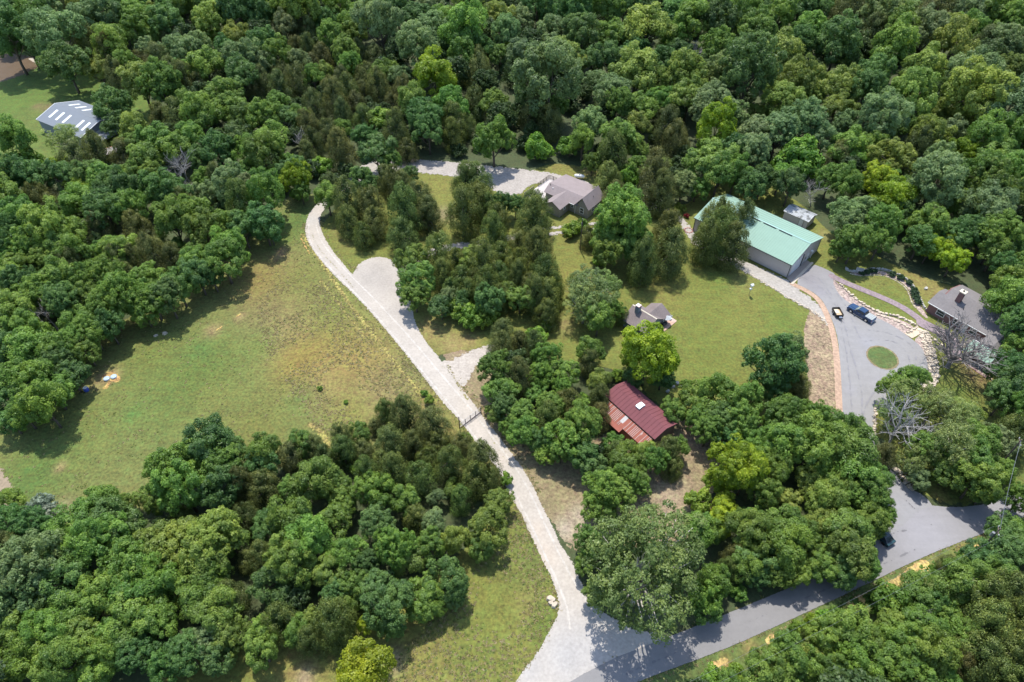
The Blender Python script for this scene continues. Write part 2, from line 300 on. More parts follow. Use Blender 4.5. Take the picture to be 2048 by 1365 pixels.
sheet('gravel_spur', .028, .4, m_gravel2, (.37,.33,.285), [[(878,727),(900,722),(922,712),(950,700),(969,694),(985,688),(990,700),(972,714),(947,739),(936,762),(928,778),(912,768),(895,745)]])
m_rut = ground_mat('rut', amp=.1, fine=.07, big=.06, bump=.2, edgescale=.8, fs=2.2)
sheet('wheel_ruts', .036, .25, m_rut, (.42,.39,.35), margin=.3, lines=[([(617,450),(619,485),(644,520),(676,553),(722,598),(762,642),(795,682),(868,772),(915,828),(965,893),(1013,955),(1045,1015),(1080,1090),(1115,1165),(1135,1215),(1140,1260)], .16),([(632,450),(640,480),(662,510),(694,545),(740,590),(782,634),(826,682),(898,768),(945,822),(995,888),(1040,948),(1072,1010),(1104,1080),(1140,1150),(1170,1200),(1210,1250)], .16)])
sheet('gravel_lane', .034, .5, m_gravel2, (.32,.29,.26), [[(645,400),(675,365),(720,330),(790,316),(840,320),(905,325),(1000,335),(1080,343),(1125,352),(1180,365),(1175,372),(1110,362),(1060,368),(1040,392),(1000,392),(965,362),(900,352),(835,346),(770,345),(715,365),(672,400)]])
sheet('back_lane', .034, .4, m_gravel2, (.33,.30,.27), lines=[([(800,540),(850,508),(900,494),(960,488),(1040,472)], 1.1),([(1040,466),(1090,457),(1125,455),(1190,448)], .5),([(1040,480),(1090,470),(1125,465),(1190,460)], .5),([(1215,380),(1250,392),(1290,410),(1330,420)], 1.2)])
sheet('drive_weeds', .04, .25, ground_mat('sparse_weeds', amp=.55, fine=.2, big=.1, edgescale=2.2), (.2,.18,.08), lines=[([(625,470),(632,490),(650,513),(685,550),(705,575)], .0),([(705,575),(760,640),(805,690)], -.25),([(970,860),(1000,905),(1030,950)], -.1),([(897,735),(915,770),(935,800)], .1),([(1040,1000),(1070,1060)],-.25)])
sheet('stone_strip', .034, .4, m_gravel2, (.32,.295,.26), [[(1352,430),(1362,432),(1378,452),(1400,482),(1440,502),(1500,528),(1575,560),(1600,583),(1645,615),(1668,660),(1655,655),(1640,632),(1590,606),(1545,577),(1490,545),(1430,515),(1380,485)]])
AS = (.228,.222,.218)
asph = [(1586,566),(1623,528),(1650,538),(1674,551),(1664,563),(1676,588),(1694,604),(1722,622),(1754,636),(1786,652),(1822,678),(1843,694),(1854,721),(1857,748),(1843,774),(1815,800),(1775,810),(1750,822),(1746,850),(1747,885),(1760,915),(1783,938),(1810,975),(1850,992),(1870,1020),(1850,1060),(1780,1090),(1740,1090),(1770,1050),(1766,990),(1735,940),(1700,880),(1684,832),(1683,794),(1680,726),(1676,680),(1667,648),(1655,620),(1642,598),(1621,582)]
isl = [(1764.6+31*math.cos(a)+4*math.sin(a), 716.5+22.5*math.sin(a)+5*math.cos(a)) for a in np.linspace(0, 2*math.pi, 24)[:-1]]
sheet('asphalt_driveway', .03, .4, m_asph, AS, [asph], holes=[isl], sm=1, margin=.5, blobs=[(1620,560,25,(.17,.16,.17),.7),(1650,545,18,(.2,.19,.2),.5),(1640,585,12,(.21,.2,.22),.5),(1740,690,20,(.23,.23,.25),.5),(1700,780,12,(.24,.235,.25),.5),(1820,1020,50,(.24,.24,.255),.6),(1760,770,14,(.24,.235,.25),.5)])
sheet('traffic_island', .038, .3, m_lawn, (.075,.11,.028), [isl], sm=0, margin=.5, blobs=[(1785,732,10,(.13,.13,.05),.5),(1745,725,8,(.13,.12,.05),.5)])
sheet('island_rim', .04, .2, ground_mat('worn_rim', amp=.12, fine=.15, big=.1, edgescale=1.5), (.19,.155,.08), lines=[(isl+isl[:1], .16)], margin=.3)
road = [(1080,1400),(1204,1327),(1300,1289),(1400,1250),(1511,1205),(1640,1150),(1740,1098),(1790,1066),(1850,1010),(1905,1017),(1980,1009),(2025,985),(2130,930),(2420,800),(2470,850),(2170,985),(2060,1030),(1981,1062),(1906,1090),(1836,1119),(1719,1176),(1536,1261),(1440,1303),(1269,1366),(1130,1430)]
sheet('road', .044, .45, m_road, (.188,.182,.18), [road], sm=1, margin=.6, blobs=[(1850,1060,90,(.25,.245,.26),.9),(1990,1020,60,(.25,.245,.26),.8)])
sheet('concrete_apron', .05, .3, ground_mat('concrete', amp=.02, fine=.03, big=.04, bump=.1), (.30,.25,.21), [[(1572,556),(1583,567),(1588,566),(1623,528),(1612,520)]], sm=0, margin=.3, blobs=[])
sheet('apron_kerb', .056, .2, ground_mat('pale_concrete', amp=.01, fine=.05, big=.05, bump=.1), (.48,.42,.33), lines=[([(1584,568),(1604,547),(1624,527)], .3)], margin=.3)
sheet('brick_path', .042, .3, m_brick, (.23,.18,.19), lines=[([(1664,553),(1685,564),(1717,577),(1774,600),(1808,617),(1836,637),(1850,650)], .85),([(1846,648),(1866,658),(1895,672),(1909,694),(1906,712)], 1.35),([(1940,742),(1965,758),(1985,770)], .01)], margin=.4)
sheet('brick_edging', .04, .3, m_brick, (.37,.255,.18), lines=[([(1585,569),(1618,585),(1638,601),(1650,622),(1661,650),(1669,682),(1674,726),(1677,794),(1679,845)], .62)], margin=.4)
sheet('straw_strip', .02, .4, m_mud, (.235,.175,.11), [[(1628,604),(1645,615),(1656,650),(1664,690),(1669,740),(1672,845),(1618,850),(1617,770),(1609,700),(1607,650)]])
sheet('rock_mulch', .024, .3, ground_mat('mulch', amp=.15, fine=.3, big=.15, edgescale=2), (.32,.25,.215), [[(1666,558),(1680,571),(1703,593),(1730,613),(1751,626),(1776,633),(1800,640),(1832,655),(1822,680),(1800,662),(1786,654),(1754,638),(1722,624),(1694,606),(1674,588),(1662,564)],[(1826,682),(1843,668),(1854,684),(1863,714),(1868,742),(1858,770),(1857,745),(1853,718),(1842,694)],[(1690,539),(1717,549),(1735,543),(1755,541),(1776,546),(1800,556),(1815,568),(1828,580),(1836,600),(1846,622),(1860,640),(1846,634),(1828,612),(1820,584),(1806,567),(1780,554),(1752,547),(1735,552),(1716,553)]], margin=.5)
sheet('stone_landing', .06, .25, ground_mat('flagstone', amp=.02, fine=.1, big=.1, bump=.2), (.5,.42,.31), [[(1808,668),(1834,655),(1850,663),(1824,678)]], sm=0, margin=.3)
sheet('patio', .05, .2, m_brick, (.42,.28,.21), [[(1318,646),(1337,632),(1354,643),(1323,668)]], sm=0, margin=.3, blobs=[(1345,640,5,(.5,.45,.4),.8)])
sheet('porch_walk', .045, .3, m_brick, (.30,.2,.19), lines=[([(1917,714),(1935,727),(1960,745),(1978,757)], .55)], margin=.3)
m_tyre = ground_mat('tyre_mark', amp=.22, fine=.03, big=.03, bump=0, edgescale=.7)
sheet('tyre_marks', .048, .25, m_tyre, (.215,.21,.22), lines=[([(1600,552),(1640,572),(1672,610),(1690,650),(1700,700),(1715,745),(1725,790),(1722,840)], .1),([(1610,545),(1655,566),(1688,604),(1706,645),(1722,685),(1745,680),(1790,682),(1815,705),(1822,740)], .08),([(1720,850),(1735,800),(1760,772),(1800,762),(1830,735),(1832,705),(1812,680),(1770,665),(1735,660)], .1),([(1706,860),(1702,800),(1697,740),(1690,690),(1678,640)], .08),([(1640,560),(1660,585),(1682,625)], .1)])
sheet('road_cracks', .05, .25, m_tyre, (.15,.148,.155), lines=[([(1810,1000),(1850,1040),(1905,1090)], .03),([(1770,1075),(1800,1062),(1835,1060)], .05),([(1900,1030),(1960,1045),(2010,1040)], .04),([(1250,1350),(1400,1285),(1536,1228),(1700,1160),(1830,1100)], .05)])
# ------------------------------------------------------------------ building materials
M = {}
M['shingle'] = mat('grey_shingle', (.235,.195,.19), .9, .2, 5, bump=.3)
M['shingle_dark'] = mat('brown_shingle', (.18,.148,.14), .9, .3, 4, bump=.4)
M['shingle_grey'] = mat('weathered_shingle', (.165,.152,.15), .9, .22, 3, bump=.3)
M['siding'] = mat('olive_siding', (.26,.235,.19), .75, .06, 2)
M['trim'] = mat('white_trim', (.75,.75,.72), .5, .04)
M['darktrim'] = mat('dark_trim', (.06,.06,.055), .5, .05)
M['glass'] = mat('window_glass', (.03,.04,.05), .08, 0)
M['deck'] = mat('deck_boards', (.48,.44,.42), .85, .14, 2, stretch=(.3, 7, 1))
M['rail'] = mat('grey_railing_wood', (.2,.17,.14), .85, .15, 4)
M['green_roof'] = mat('green_metal', (.215,.335,.265), .8, .05, .6)
M['ridge_dark'] = mat('dark_metal', (.035,.05,.05), .6, .05)  # plain dark metal for ridge vents, gutter, door track and trim
M['tin_wall'] = mat('putty_metal_siding', (.47,.435,.42), .6, .06, .5)
M['white_door'] = mat('white_painted_metal', (.62,.62,.62), .45, .05)
M['galv'] = mat('weathered_tin', (.30,.32,.33), .6, .2, 1.3, metal=0, col2=(.07,.08,.08), thr=.5)
M['red_roof'] = mat('dull_red_metal', (.15,.045,.052), .85, .16, .8)
M['rust'] = mat('rusty_tin', (.235,.07,.045), .8, .3, 1.4, stretch=(2.2, .35, 1), col2=(.4,.36,.34), thr=.62)
M['rust2'] = mat('plain_rust', (.27,.085,.06), .85, .22, 2)
M['wood'] = mat('old_barn_wood', (.14,.11,.09), .9, .25, 4)
M['brick'] = mat('dark_red_brick', (.19,.105,.095), .9, .35, 6, bump=.3)
M['cap'] = mat('cream_concrete', (.6,.54,.42), .85, .08, 4)
M['greytin'] = mat('blue_grey_metal', (.19,.215,.245), .8, .05, .6)
M['sky'] = mat('translucent_panel', (.78,.8,.78), .4, .03)
M['steel'] = mat('grey_steel', (.25,.26,.27), .4, .08, metal=.5)
M['black'] = mat('black_metal', (.02,.02,.02), .5, .1)
M['rubber'] = mat('black_rubber', (.018,.018,.018), .85, .1)
M['white'] = mat('white_paint', (.78,.78,.76), .4, .03)
M['pole'] = mat('weathered_pole_wood', (.11,.085,.065), .9, .2, 5)
M['stone'] = mat('cream_limestone', (.47,.40,.31), .9, .4, 1.2, bump=.3)
M['stone2'] = mat('grey_wall_block', (.42,.41,.38), .9, .15, 3, bump=.3)
M['bluepaint'] = mat('dark_blue_car_paint', (.02,.05,.115), .22, 0)
M['cover'] = mat('grey_bed_cover', (.30,.33,.33), .7, .06)
M['chrome'] = mat('chrome', (.7,.7,.7), .15, 0, metal=1)
M['ply'] = mat('plywood', (.5,.38,.24), .8, .12, 3)
M['redlens'] = mat('red_lens', (.35,.02,.02), .3, 0)
M['paleblue'] = mat('pale_blue_plastic', (.33,.42,.5), .5, .08)
M['blueplastic'] = mat('blue_plastic', (.05,.09,.42), .4, .08)
M['screen'] = mat('insect_screen', (.06,.05,.05), .8, .1)

def standing_seams(b, p0, p1, down, n, h=.05, wd=.05):
    """ribs running down a roof slope: p0->p1 the top edge, down the slope vector"""
    p0 = Vector(p0); p1 = Vector(p1); dn = Vector(down); e = (p1-p0); eu = e.normalized(); nr = eu.cross(dn).normalized()
    if nr.z < 0: nr = -nr
    for i in range(1, n):
        q = p0+e*(i/n); a = q-eu*wd/2; c = q+eu*wd/2
        b.add([a, c, c+dn, a+dn, a+nr*h, c+nr*h, c+dn+nr*h, a+dn+nr*h], [(4,5,6,7),(0,1,5,4),(1,2,6,5),(2,3,7,6),(3,0,4,7)])
def window(par, c, nrm, wd, hg, frame='trim', label=None):
    """window with a frame and pane; c the centre on the wall, nrm 'x+','x-','y+','y-'"""
    s = 1 if nrm[1] == '+' else -1; f = MB(); t = .09
    def bx(b, u0, u1, z0, z1, d0, d1):
        lo, hi = sorted((d0*s, d1*s))
        if nrm[0] == 'x': b.box(c[0]+lo, c[0]+hi, c[1]+u0, c[1]+u1, c[2]+z0, c[2]+z1)
        else: b.box(c[0]+u0, c[0]+u1, c[1]+lo, c[1]+hi, c[2]+z0, c[2]+z1)
    bx(f, -wd/2-t, -wd/2, -hg/2-t, hg/2+t, .0, .07); bx(f, wd/2, wd/2+t, -hg/2-t, hg/2+t, .0, .07)
    bx(f, -wd/2, wd/2, -hg/2-t, -hg/2, .0, .072); bx(f, -wd/2, wd/2, hg/2, hg/2+t, .0, .072); bx(f, -wd/2, wd/2, -.03, .03, .022, .065)
    wf = f.build('window', M[frame], par)
    p = MB(); bx(p, -wd/2, wd/2, -hg/2, hg/2, .003, .02); p.build('pane', M['glass'], wf)
    if label: wf['label'] = label
    return wf
def door(par, c, nrm, wd, hg, m='white_door', name='door', handle=True):
    s = 1 if nrm[1] == '+' else -1; d = MB(); k = MB()
    def bx(b, u0, u1, z0, z1, d0, d1):
        lo, hi = sorted((d0*s, d1*s))
        if nrm[0] == 'x': b.box(c[0]+lo, c[0]+hi, c[1]+u0, c[1]+u1, c[2]+z0, c[2]+z1)
        else: b.box(c[0]+u0, c[0]+u1, c[1]+lo, c[1]+hi, c[2]+z0, c[2]+z1)
    bx(d, -wd/2, wd/2, 0, hg, .0, .05)
    if name == 'roller_door':
        for i in range(1, 6): bx(d, -wd/2+.02, wd/2-.02, hg*i/6-.02, hg*i/6+.02, .05, .062)
    else: bx(d, -wd/2+.15, wd/2-.15, hg*.55, hg-.15, .05, .06)
    o = d.build(name, M[m], par)
    if handle: bx(k, wd/2-.16, wd/2-.08, .95, 1.1, .05, .12); k.build('handle', M['steel'], o)
    return o
def gable_walls(b, a0, a1, b0, b1, ez, rb, rz, ez2=None, axis='x'):
    """closed walls; ridge along axis; profile in the other direction"""
    ez2 = ez if ez2 is None else ez2
    prof = [(b0, 0), (b1, 0), (b1, ez2-.08), (rb, rz-.1), (b0, ez-.08)]
    return b.extr(prof, axis, a0, a1)
def slopes(par, a0, a1, b0, b1, ez, rb, rz, m, ez2=None, axis='x', th=.12, seams=0, name='roof', ohm=.02):
    ez2 = ez if ez2 is None else ez2; b = MB(); P = (lambda a, q, z: (a, q, z)) if axis == 'x' else (lambda a, q, z: (q, a, z))
    b.slab([P(a0, b0, ez), P(a1, b0, ez), P(a1, rb, rz), P(a0, rb, rz)], th)
    b.slab([P(a0, rb+.001, rz+.003), P(a1, rb+.001, rz+.003), P(a1, b1, ez2), P(a0, b1, ez2)], th)
    if seams:
        standing_seams(b, P(a0, rb, rz), P(a1, rb, rz), Vector(P(a0, b0, ez))-Vector(P(a0, rb, rz)), seams)
        standing_seams(b, P(a0, rb, rz), P(a1, rb, rz), Vector(P(a0, b1, ez2))-Vector(P(a0, rb, rz)), seams)
    return b.build(name, m, par)

# ------------------------------------------------------------------ tan house with the deck
H = empty('house', (13.6, 150.6, 0), R(-38), 'olive house with cross gabled brown grey roofs and a wide wooden deck', 'house')
b = MB(); gable_walls(b, -4.6, 4.8, -2.0, 7.2, 2.7, .1, 4.0, 2.95)
wb = b.build('wall', M['siding'], H)
b = MB(); gable_walls(b, -2.12, 4.7, 4.85, 8.5, 2.75, 6.7, 5.25, axis='y'); b.build('wing_wall', M['siding'], H)
b = MB(); gable_walls(b, -6.2, -1.9, -1.6, 2.7, 2.7, .55, 3.95, axis='y'); b.build('wing_wall', M['siding'], H)
slopes(H, -5.0, 5.6, -2.4, 7.6, 2.7, .1, 4.15, M['shingle'], 3.05)
slopes(H, -2.45, 5.0, 4.5, 8.85, 2.65, 6.7, 5.42, M['shingle'], axis='y')
slopes(H, -6.55, .1, -1.95, 3.05, 2.65, .55, 4.1, M['shingle'], axis='y')
b = MB(); b.tube([(-3.2, -.9, 3.4), (-3.2, -.9, 3.85)], .11, 8); b.build('roof_vent', M['white'], H)
b = MB(); b.tube([(7.6, 1.4, 3.9), (7.6, 1.4, 4.6)], .06, 8); b.build('vent_pipe', M['darktrim'], H)
b = MB(); b.tube([(-4.4, -.3, 3.7), (-4.4, -.3, 4.35)], .08, 8); b.build('vent_pipe', M['darktrim'], H)
window(H, (6.7, -2.12, 1.6), 'y-', .95, 1.5); window(H, (3.75, -2.0, 1.8), 'y-', .7, .9)
window(H, (2.7, -4.1, 1.8), 'x+', .8, .8); window(H, (8.5, .2, 1.7), 'x+', .9, 1.2); window(H, (8.5, 2.6, 1.7), 'x+', .9, 1.2)
door(H, (-4.6, -.9, .5), 'x-', .95, 2.0)
b = MB(); b.box(2.9, 4.45, -2.52, -2.42, 2.56, 2.66); b.build('gutter', M['trim'], H)
b = MB(); b.tube([(4.72, -2.2, 0), (4.72, -2.2, 2.6)], .05, 6); b.build('downpipe', M['trim'], H)
b = MB()
for i in range(34):
    x0 = -9.7+i*.15; b.box(x0, x0+.135, -4.5, 6.6, .42, .5)
b.box(-9.68, -4.62, -4.48, 6.58, .1, .38)
dk = b.build('deck', M['deck'], H)
def railing(p, q, posts):
    r = MB(); p = Vector(p); q = Vector(q); d = q-p; L = d.length; e = d.normalized(); nv = Vector((-e.y, e.x, 0))
    def bar(a, c, hw, z0, z1):
        a = p+e*a; c = p+e*c; vs = [a-nv*hw, c-nv*hw, c+nv*hw, a+nv*hw]
        r.add([(v.x, v.y, z0) for v in vs]+[(v.x, v.y, z1) for v in vs], [(0,3,2,1),(4,5,6,7),(0,1,5,4),(1,2,6,5),(2,3,7,6),(3,0,4,7)])
    bar(0, L, .07, 1.5, 1.57); bar(0, L, .03, .62, .7)
    for i in range(posts): a = i*L/(posts-1); bar(max(a-.06, 0), min(a+.06, L), .06, 0, 1.499)
    k = int(L/.22)
    for i in range(k): a = (i+.5)*L/k; bar(a-.02, a+.02, .02, .701, 1.499)
    r.build('railing', M['rail'], H)
railing((-9.7, -4.5, 0), (-9.7, -.3, 0), 4); railing((-9.7, 1.6, 0), (-9.7, 6.6, 0), 5)
railing((-9.5, 6.68, 0), (-7.2, 6.68, 0), 3); railing((-9.5, -4.58, 0), (-7.0, -4.58, 0), 3)

# propane tank
T = empty('propane_tank', (18.3, 162.4, 0), R(-12), 'white propane tank on short legs in the grass behind the house', 'tank')
b = MB(); pr_ = [(-1.45,.05),(-1.38,.22),(-1.2,.38),(-.95,.46),(0,.47),(.95,.46),(1.2,.38),(1.38,.22),(1.45,.05)]
b.tube([(x, 0, .85) for x, _ in pr_], [r for _, r in pr_], 18); b.build('tank_body', M['white'], T, smooth=True)
b = MB(); b.tube([(0, 0, 1.3), (0, 0, 1.48), (0, 0, 1.52)], [.2, .2, .12], 14); b.build('valve_cover', M['steel'], T)
for sx in (-.8, .8): MB().box(sx-.08, sx+.08, -.3, .3, 0, .45).build('leg', M['steel'], T)

# ------------------------------------------------------------------ long green roofed barn
G = empty('metal_barn', (62.7, 120.4, 0), R(-45), 'long metal barn with a plain green roof and pale putty walls', 'barn')
b = MB(); gable_walls(b, -25.5, 0, 0, 14.2, 4.0, 7.1, 6.1); b.build('wall', M['tin_wall'], G)
b = MB()
for i in range(1, 84):
    x = -25.5+i*.3; b.box(x-.02, x+.02, -.025, -.001, .1, 3.85)
b.build('wall_ribs', M['tin_wall'], G); b = MB()
for i in range(1, 47):
    y = i*.3; zt = 4+2.1*(1-abs(y-7.1)/7.1)-.25
    if not (.9 < y < 5.8 or 8.3 < y < 9.5): b.box(.001, .025, y-.02, y+.02, .1, zt)
b.build('wall_ribs', M['tin_wall'], G)
slopes(G, -25.85, .3, -.3, 14.5, 3.95, 7.1, 6.12, M['green_roof'], seams=44, th=.1)
b = MB(); b.slab([(-25.85, 6.85, 6.13), (.3, 6.85, 6.13), (.3, 7.1, 6.19), (-25.85, 7.1, 6.19)], .03); b.slab([(-25.85, 7.101, 6.19), (.3, 7.101, 6.19), (.3, 7.35, 6.13), (-25.85, 7.35, 6.13)], .03)
b.build('ridge_cap', mat('ridge_green', (.17,.33,.29), .45, .05), G)
for x0, x1 in ((-15.5, -12.4), (-11.6, -8.3), (-7.5, -4.2)):
    b = MB(); b.box(x0, x1, 6.6, 6.76, 6.06, 6.2); b.build('ridge_vent', M['ridge_dark'], G)
b = MB(); b.box(-25.8, .25, -.42, -.31, 3.78, 3.93); b.build('gutter', M['ridge_dark'], G)
for (x, y) in ((.0, -.03), (0, 14.2), (-25.5, -.03)): MB().box(x-.06, x+.06, y-.08, y+.06, 0, 3.85).build('corner_trim', M['ridge_dark'], G)
b = MB(); b.box(-25.5, -.06, -.05, -.027, 0, .12); b.build('base_trim', M['ridge_dark'], G)
door(G, (0.0, 3.3, .02), 'x+', 4.6, 3.3, name='roller_door', handle=False); door(G, (0.0, 8.9, .02), 'x+', 1.0, 2.1)
MB().box(.03, .15, 5.85, 6.1, .05, 3.5).build('door_track', M['ridge_dark'], G)
b = MB(); b.box(.0, .5, 9.8, 10.3, 2.2, 2.5); b.tube([(.2, 10.6, 0), (.2, 10.6, 2.2)], .06, 6); b.build('wall_lamp', M['white'], G)
MB().box(.02, .2, 7.6, 7.9, 1.2, 1.7).build('meter_box', M['steel'], G)

# small tin roofed shed behind it
S = empty('shed', (68.3, 143.8, 0), R(-45), 'small tan shed with a shiny patchy tin roof behind the green barn', 'shed')
b = MB(); gable_walls(b, 0, 6.3, 0, 4.0, 2.3, 2.0, 2.9); b.build('wall', M['tin_wall'], S)
slopes(S, -.25, 6.6, -.3, 4.3, 2.25, 2.0, 2.95, M['galv'], seams=14, th=.06)
door(S, (4.7, 0, .02), 'y-', .95, 1.9); MB().box(4.1, 4.16, -.02, -.001, 0, 2.1).build('door_trim', M['ridge_dark'], S)
MB().box(5.3, 5.36, -.02, -.001, 0, 2.1).build('door_trim', M['ridge_dark'], S)

# ------------------------------------------------------------------ small cottage with chimney
K = empty('cottage', (25.5, 106.7, 0), R(-45), 'small cottage with steep brown shingled roofs and a tall square chimney', 'cottage')
b = MB(); gable_walls(b, .2, 5.9, -3.0, 2.8, 2.1, 0, 3.9); b.build('wall', M['greytin'], K)
b = MB(); gable_walls(b, .3, 4.8, 1.5, 5.9, 2.2, 3.7, 3.5, axis='y'); b.build('wing_wall', M['siding'], K)
slopes(K, -.15, 6.1, -3.4, 3.1, 1.95, 0, 4.02, M['shingle_dark'])
slopes(K, .1, 5.1, 1.2, 6.2, 2.1, 3.7, 3.62, M['shingle_dark'], axis='y')
b = MB(); b.slab([(-.15, -.12, 3.98), (6.1, -.12, 3.98), (6.1, .02, 4.06), (-.15, .02, 4.06)], .03); b.slab([(-.15, .021, 4.06), (6.1, .021, 4.06), (6.1, .15, 3.98), (-.15, .15, 3.98)], .03)
b.build('ridge_cap', M['cap'], K)
b = MB(); b.box(1.15, 2.05, -1.0, -.1, 2.5, 5.25); ch = b.build('chimney', M['greytin'], K)
b = MB()
for i in range(4): b.box(1.12+i*.25, 1.12+i*.25+.14, -1.03, -.07, 5.26, 5.32)
b.build('chimney_cap', M['white'], ch)
b = MB(); b.box(1.1, 2.1, -1.05, -.05, 5.2, 5.255); b.build('chimney_rim', mat('brick_red', (.3,.07,.06), .8), ch)
window(K, (5.9, -1.5, 1.3), 'x+', 1.2, 1.1); window(K, (6.0, 3.4, 1.2), 'x+', .9, .9); door(K, (5.9, .9, .02), 'x+', .9, 2.0, handle=True)
def patio_thing():
    u = empty('patio_umbrella', tuple(at(1331, 648)), 0, 'folded pale grey patio umbrella with drooping canopy beside the cottage', 'umbrella')
    MB().tube([(0, 0, 0), (0, 0, 2.2)], .04, 6).build('pole', M['steel'], u)
    b = MB(); n = 8
    vs = [(0, 0, 2.3)]+[(1.0*math.cos(i*math.pi/4), 1.0*math.sin(i*math.pi/4), 1.85) for i in range(n)]
    b.add(vs, [(0, i+1, (i+1) % n+1) for i in range(n)]); b.build('canopy', mat('pale_canvas', (.38,.4,.4), .8), u)
    MB().tube([(0, 0, 0), (0, 0, .1)], .3, 10).build('base', M['darktrim'], u)
patio_thing()
g_ = empty('grill', tuple(at(1327, 654)), .6, 'black covered grill standing on the cottage patio', 'grill')
b = MB(); b.extr([(-.35, .7), (.35, .7), (.35, .95), (.2, 1.15), (-.2, 1.15), (-.35, .95)], 'x', -.6, .6); b.build('hood', M['black'], g_)
for sx in (-.5, .5):
    for sy in (-.28, .28): MB().box(sx-.04, sx+.04, sy-.04, sy+.04, 0, .7).build('leg', M['steel'], g_)
t_ = empty('garden_chair', tuple(at(1340, 640)), -.5, 'white garden chair on the brick patio of the cottage', 'chair')
MB().box(-.28, .28, -.28, .28, .42, .47).build('seat', M['white'], t_); MB().slab([(-.28, .26, .47), (.28, .26, .47), (.28, .38, 1.0), (-.28, .38, 1.0)], .04).build('backrest', M['white'], t_)
for sx in (-.25, .25):
    for sy in (-.25, .25): MB().box(sx-.025, sx+.025, sy-.025, sy+.025, 0, .419).build('leg', M['white'], t_)

# ------------------------------------------------------------------ red roofed barn
u = (math.cos(R(-52.5)), math.sin(R(-52.5)))
B = empty('red_barn', (18.7, 80.3, 0), R(-52.5), 'barn with a dull red metal roof and a rusty striped lean-to in the trees', 'barn')
b = MB(); gable_walls(b, -2.4, 9.9, .3, 5.7, 3.4, 2.9, 4.2); b.build('wall', M['wood'], B)
slopes(B, -2.7, 10.2, .05, 5.95, 3.4, 2.9, 4.25, M['red_roof'], seams=16, th=.06)
vb = MB(); vb.extr([(2.15, 4.1), (2.15, 4.42), (2.5, 4.5), (2.9, 4.55), (3.3, 4.5), (3.65, 4.42), (3.65, 4.1)], 'x', 3.2, 4.2); vb.build('roof_cupola', M['sky'], B)
b = MB(); b.slab([(-1.6, -2.1, 2.35), (9.8, -2.1, 2.35), (9.8, .0, 3.05), (-1.6, .0, 3.05)], .05)
lt = b.build('lean_to_roof', M['rust'], B)
b = MB()
for i, x in enumerate(np.arange(-1.4, 9.8, .32)):
    if random.random() < .5: b.slab([(x, -2.1, 2.38), (x+.06, -2.1, 2.38), (x+.06, 0, 3.08), (x, 0, 3.08)], .02)
b.slab([(3.1, -2.0, 2.375), (3.85, -2.0, 2.375), (3.85, 0, 3.07), (3.1, 0, 3.07)], .015)
b.build('pale_sheets', mat('pale_tin_strip', (.42,.4,.39), .7, .2, 3), lt)
b = MB(); b.slab([(-1.6, -3.0, 2.05), (4.6, -3.0, 2.05), (4.6, -2.1, 2.33), (-1.6, -2.1, 2.33)], .05); b.build('lower_roof_edge', M['rust2'], B)
b = MB(); b.box(-1.4, 9.6, -2.0, -1.9, 0, 2.3); b.build('lean_to_wall', M['rust2'], B)
b = MB(); b.box(-2.4, 9.9, .02, .295, 3.0, 3.3); b.build('eave_shade_strip', M['black'], B)  # black strip standing in for the shadow line under the eave

# ------------------------------------------------------------------ brick house on the right
Q = empty('brick_house', (89.6, 108.9, 0), R(-53), 'large brick house with weathered grey roof and tall brick chimney behind the bare tree', 'house')
rz = 4.55
b = MB(); gable_walls(b, .6, 15.6, 0, 10.7, 2.75, 5.3, rz-.05, 2.75); b.build('wall', M['brick'], Q)
b = MB(); gable_walls(b, -.2, .598, 0, 6.5, 2.72, 3.3, 3.75, 2.72); b.build('wing_wall', M['brick'], Q)
slopes(Q, .9, 15.9, -.35, 11.0, 2.68, 5.3, rz, M['shingle_grey'], 2.7)
slopes(Q, -.6, .898, -.33, 6.8, 2.66, 3.3, 3.85, M['shingle_grey'], 2.66)
b = MB(); gable_walls(b, -3.9, -.002, 12.6, 16.6, 2.7, 14.6, 3.8, axis='y'); b.build('wing_wall', M['brick'], Q)
slopes(Q, -4.2, 2.5, 12.2, 17.0, 2.66, 14.6, 4.0, M['shingle_grey'], axis='y')
b = MB(); b.box(3.0, 4.0, 2.9, 3.8, 3.0, 6.3); ch = b.build('chimney', M['brick'], Q)
b = MB(); b.box(2.85, 4.15, 2.75, 3.95, 6.3, 6.52); b.build('chimney_cap', M['cap'], ch); MB().tube([(3.5, 3.35, 6.52), (3.5, 3.35, 6.75)], .18, 8).build('flue', M['black'], ch)
b = MB(); b.box(-.5, 12.1, -.47, -.36, 2.5, 2.64); b.build('gutter', M['trim'], Q)
window(Q, (2.6, 0, 1.5), 'y-', 1.6, 1.2); window(Q, (6.2, 0, 1.5), 'y-', 1.4, 1.2); window(Q, (9.6, 0, 1.5), 'y-', 1.2, 1.2); door(Q, (7.9, 0, .02), 'y-', 1.0, 2.1)
window(Q, (15.0, -3.9, 1.5), 'y-', 1.2, 1.1); window(Q, (-.2, 3.5, 1.6), 'x-', 1.2, 1.2)
for (x, y) in ((5.4, 2.2), (9.3, 1.6), (10.9, 3.8)): MB().tube([(x, y, 2.9), (x, y, 2.7+.325*(y+.35)+.5)], .08, 7).build('vent_pipe', M['darktrim'], Q)
MB().box(6.2, 7.2, 6.4, 7.1, 3.9, 4.4).build('roof_hatch', M['darktrim'], Q)
b = MB(); b.slab([(11.2, -7.7, 2.35), (16.4, -7.7, 2.35), (16.4, -4.3, 3.0), (11.2, -4.3, 3.0)], .07); standing_seams(b, (11.2, -4.3, 3.0), (16.4, -4.3, 3.0), (0, -3.4, -.65), 12)
b.build('porch_roof', M['green_roof'], Q)
MB().box(11.15, 16.45, -4.28, -4.1, 2.95, 3.08).build('porch_flashing', M['trim'], Q)
b = MB()
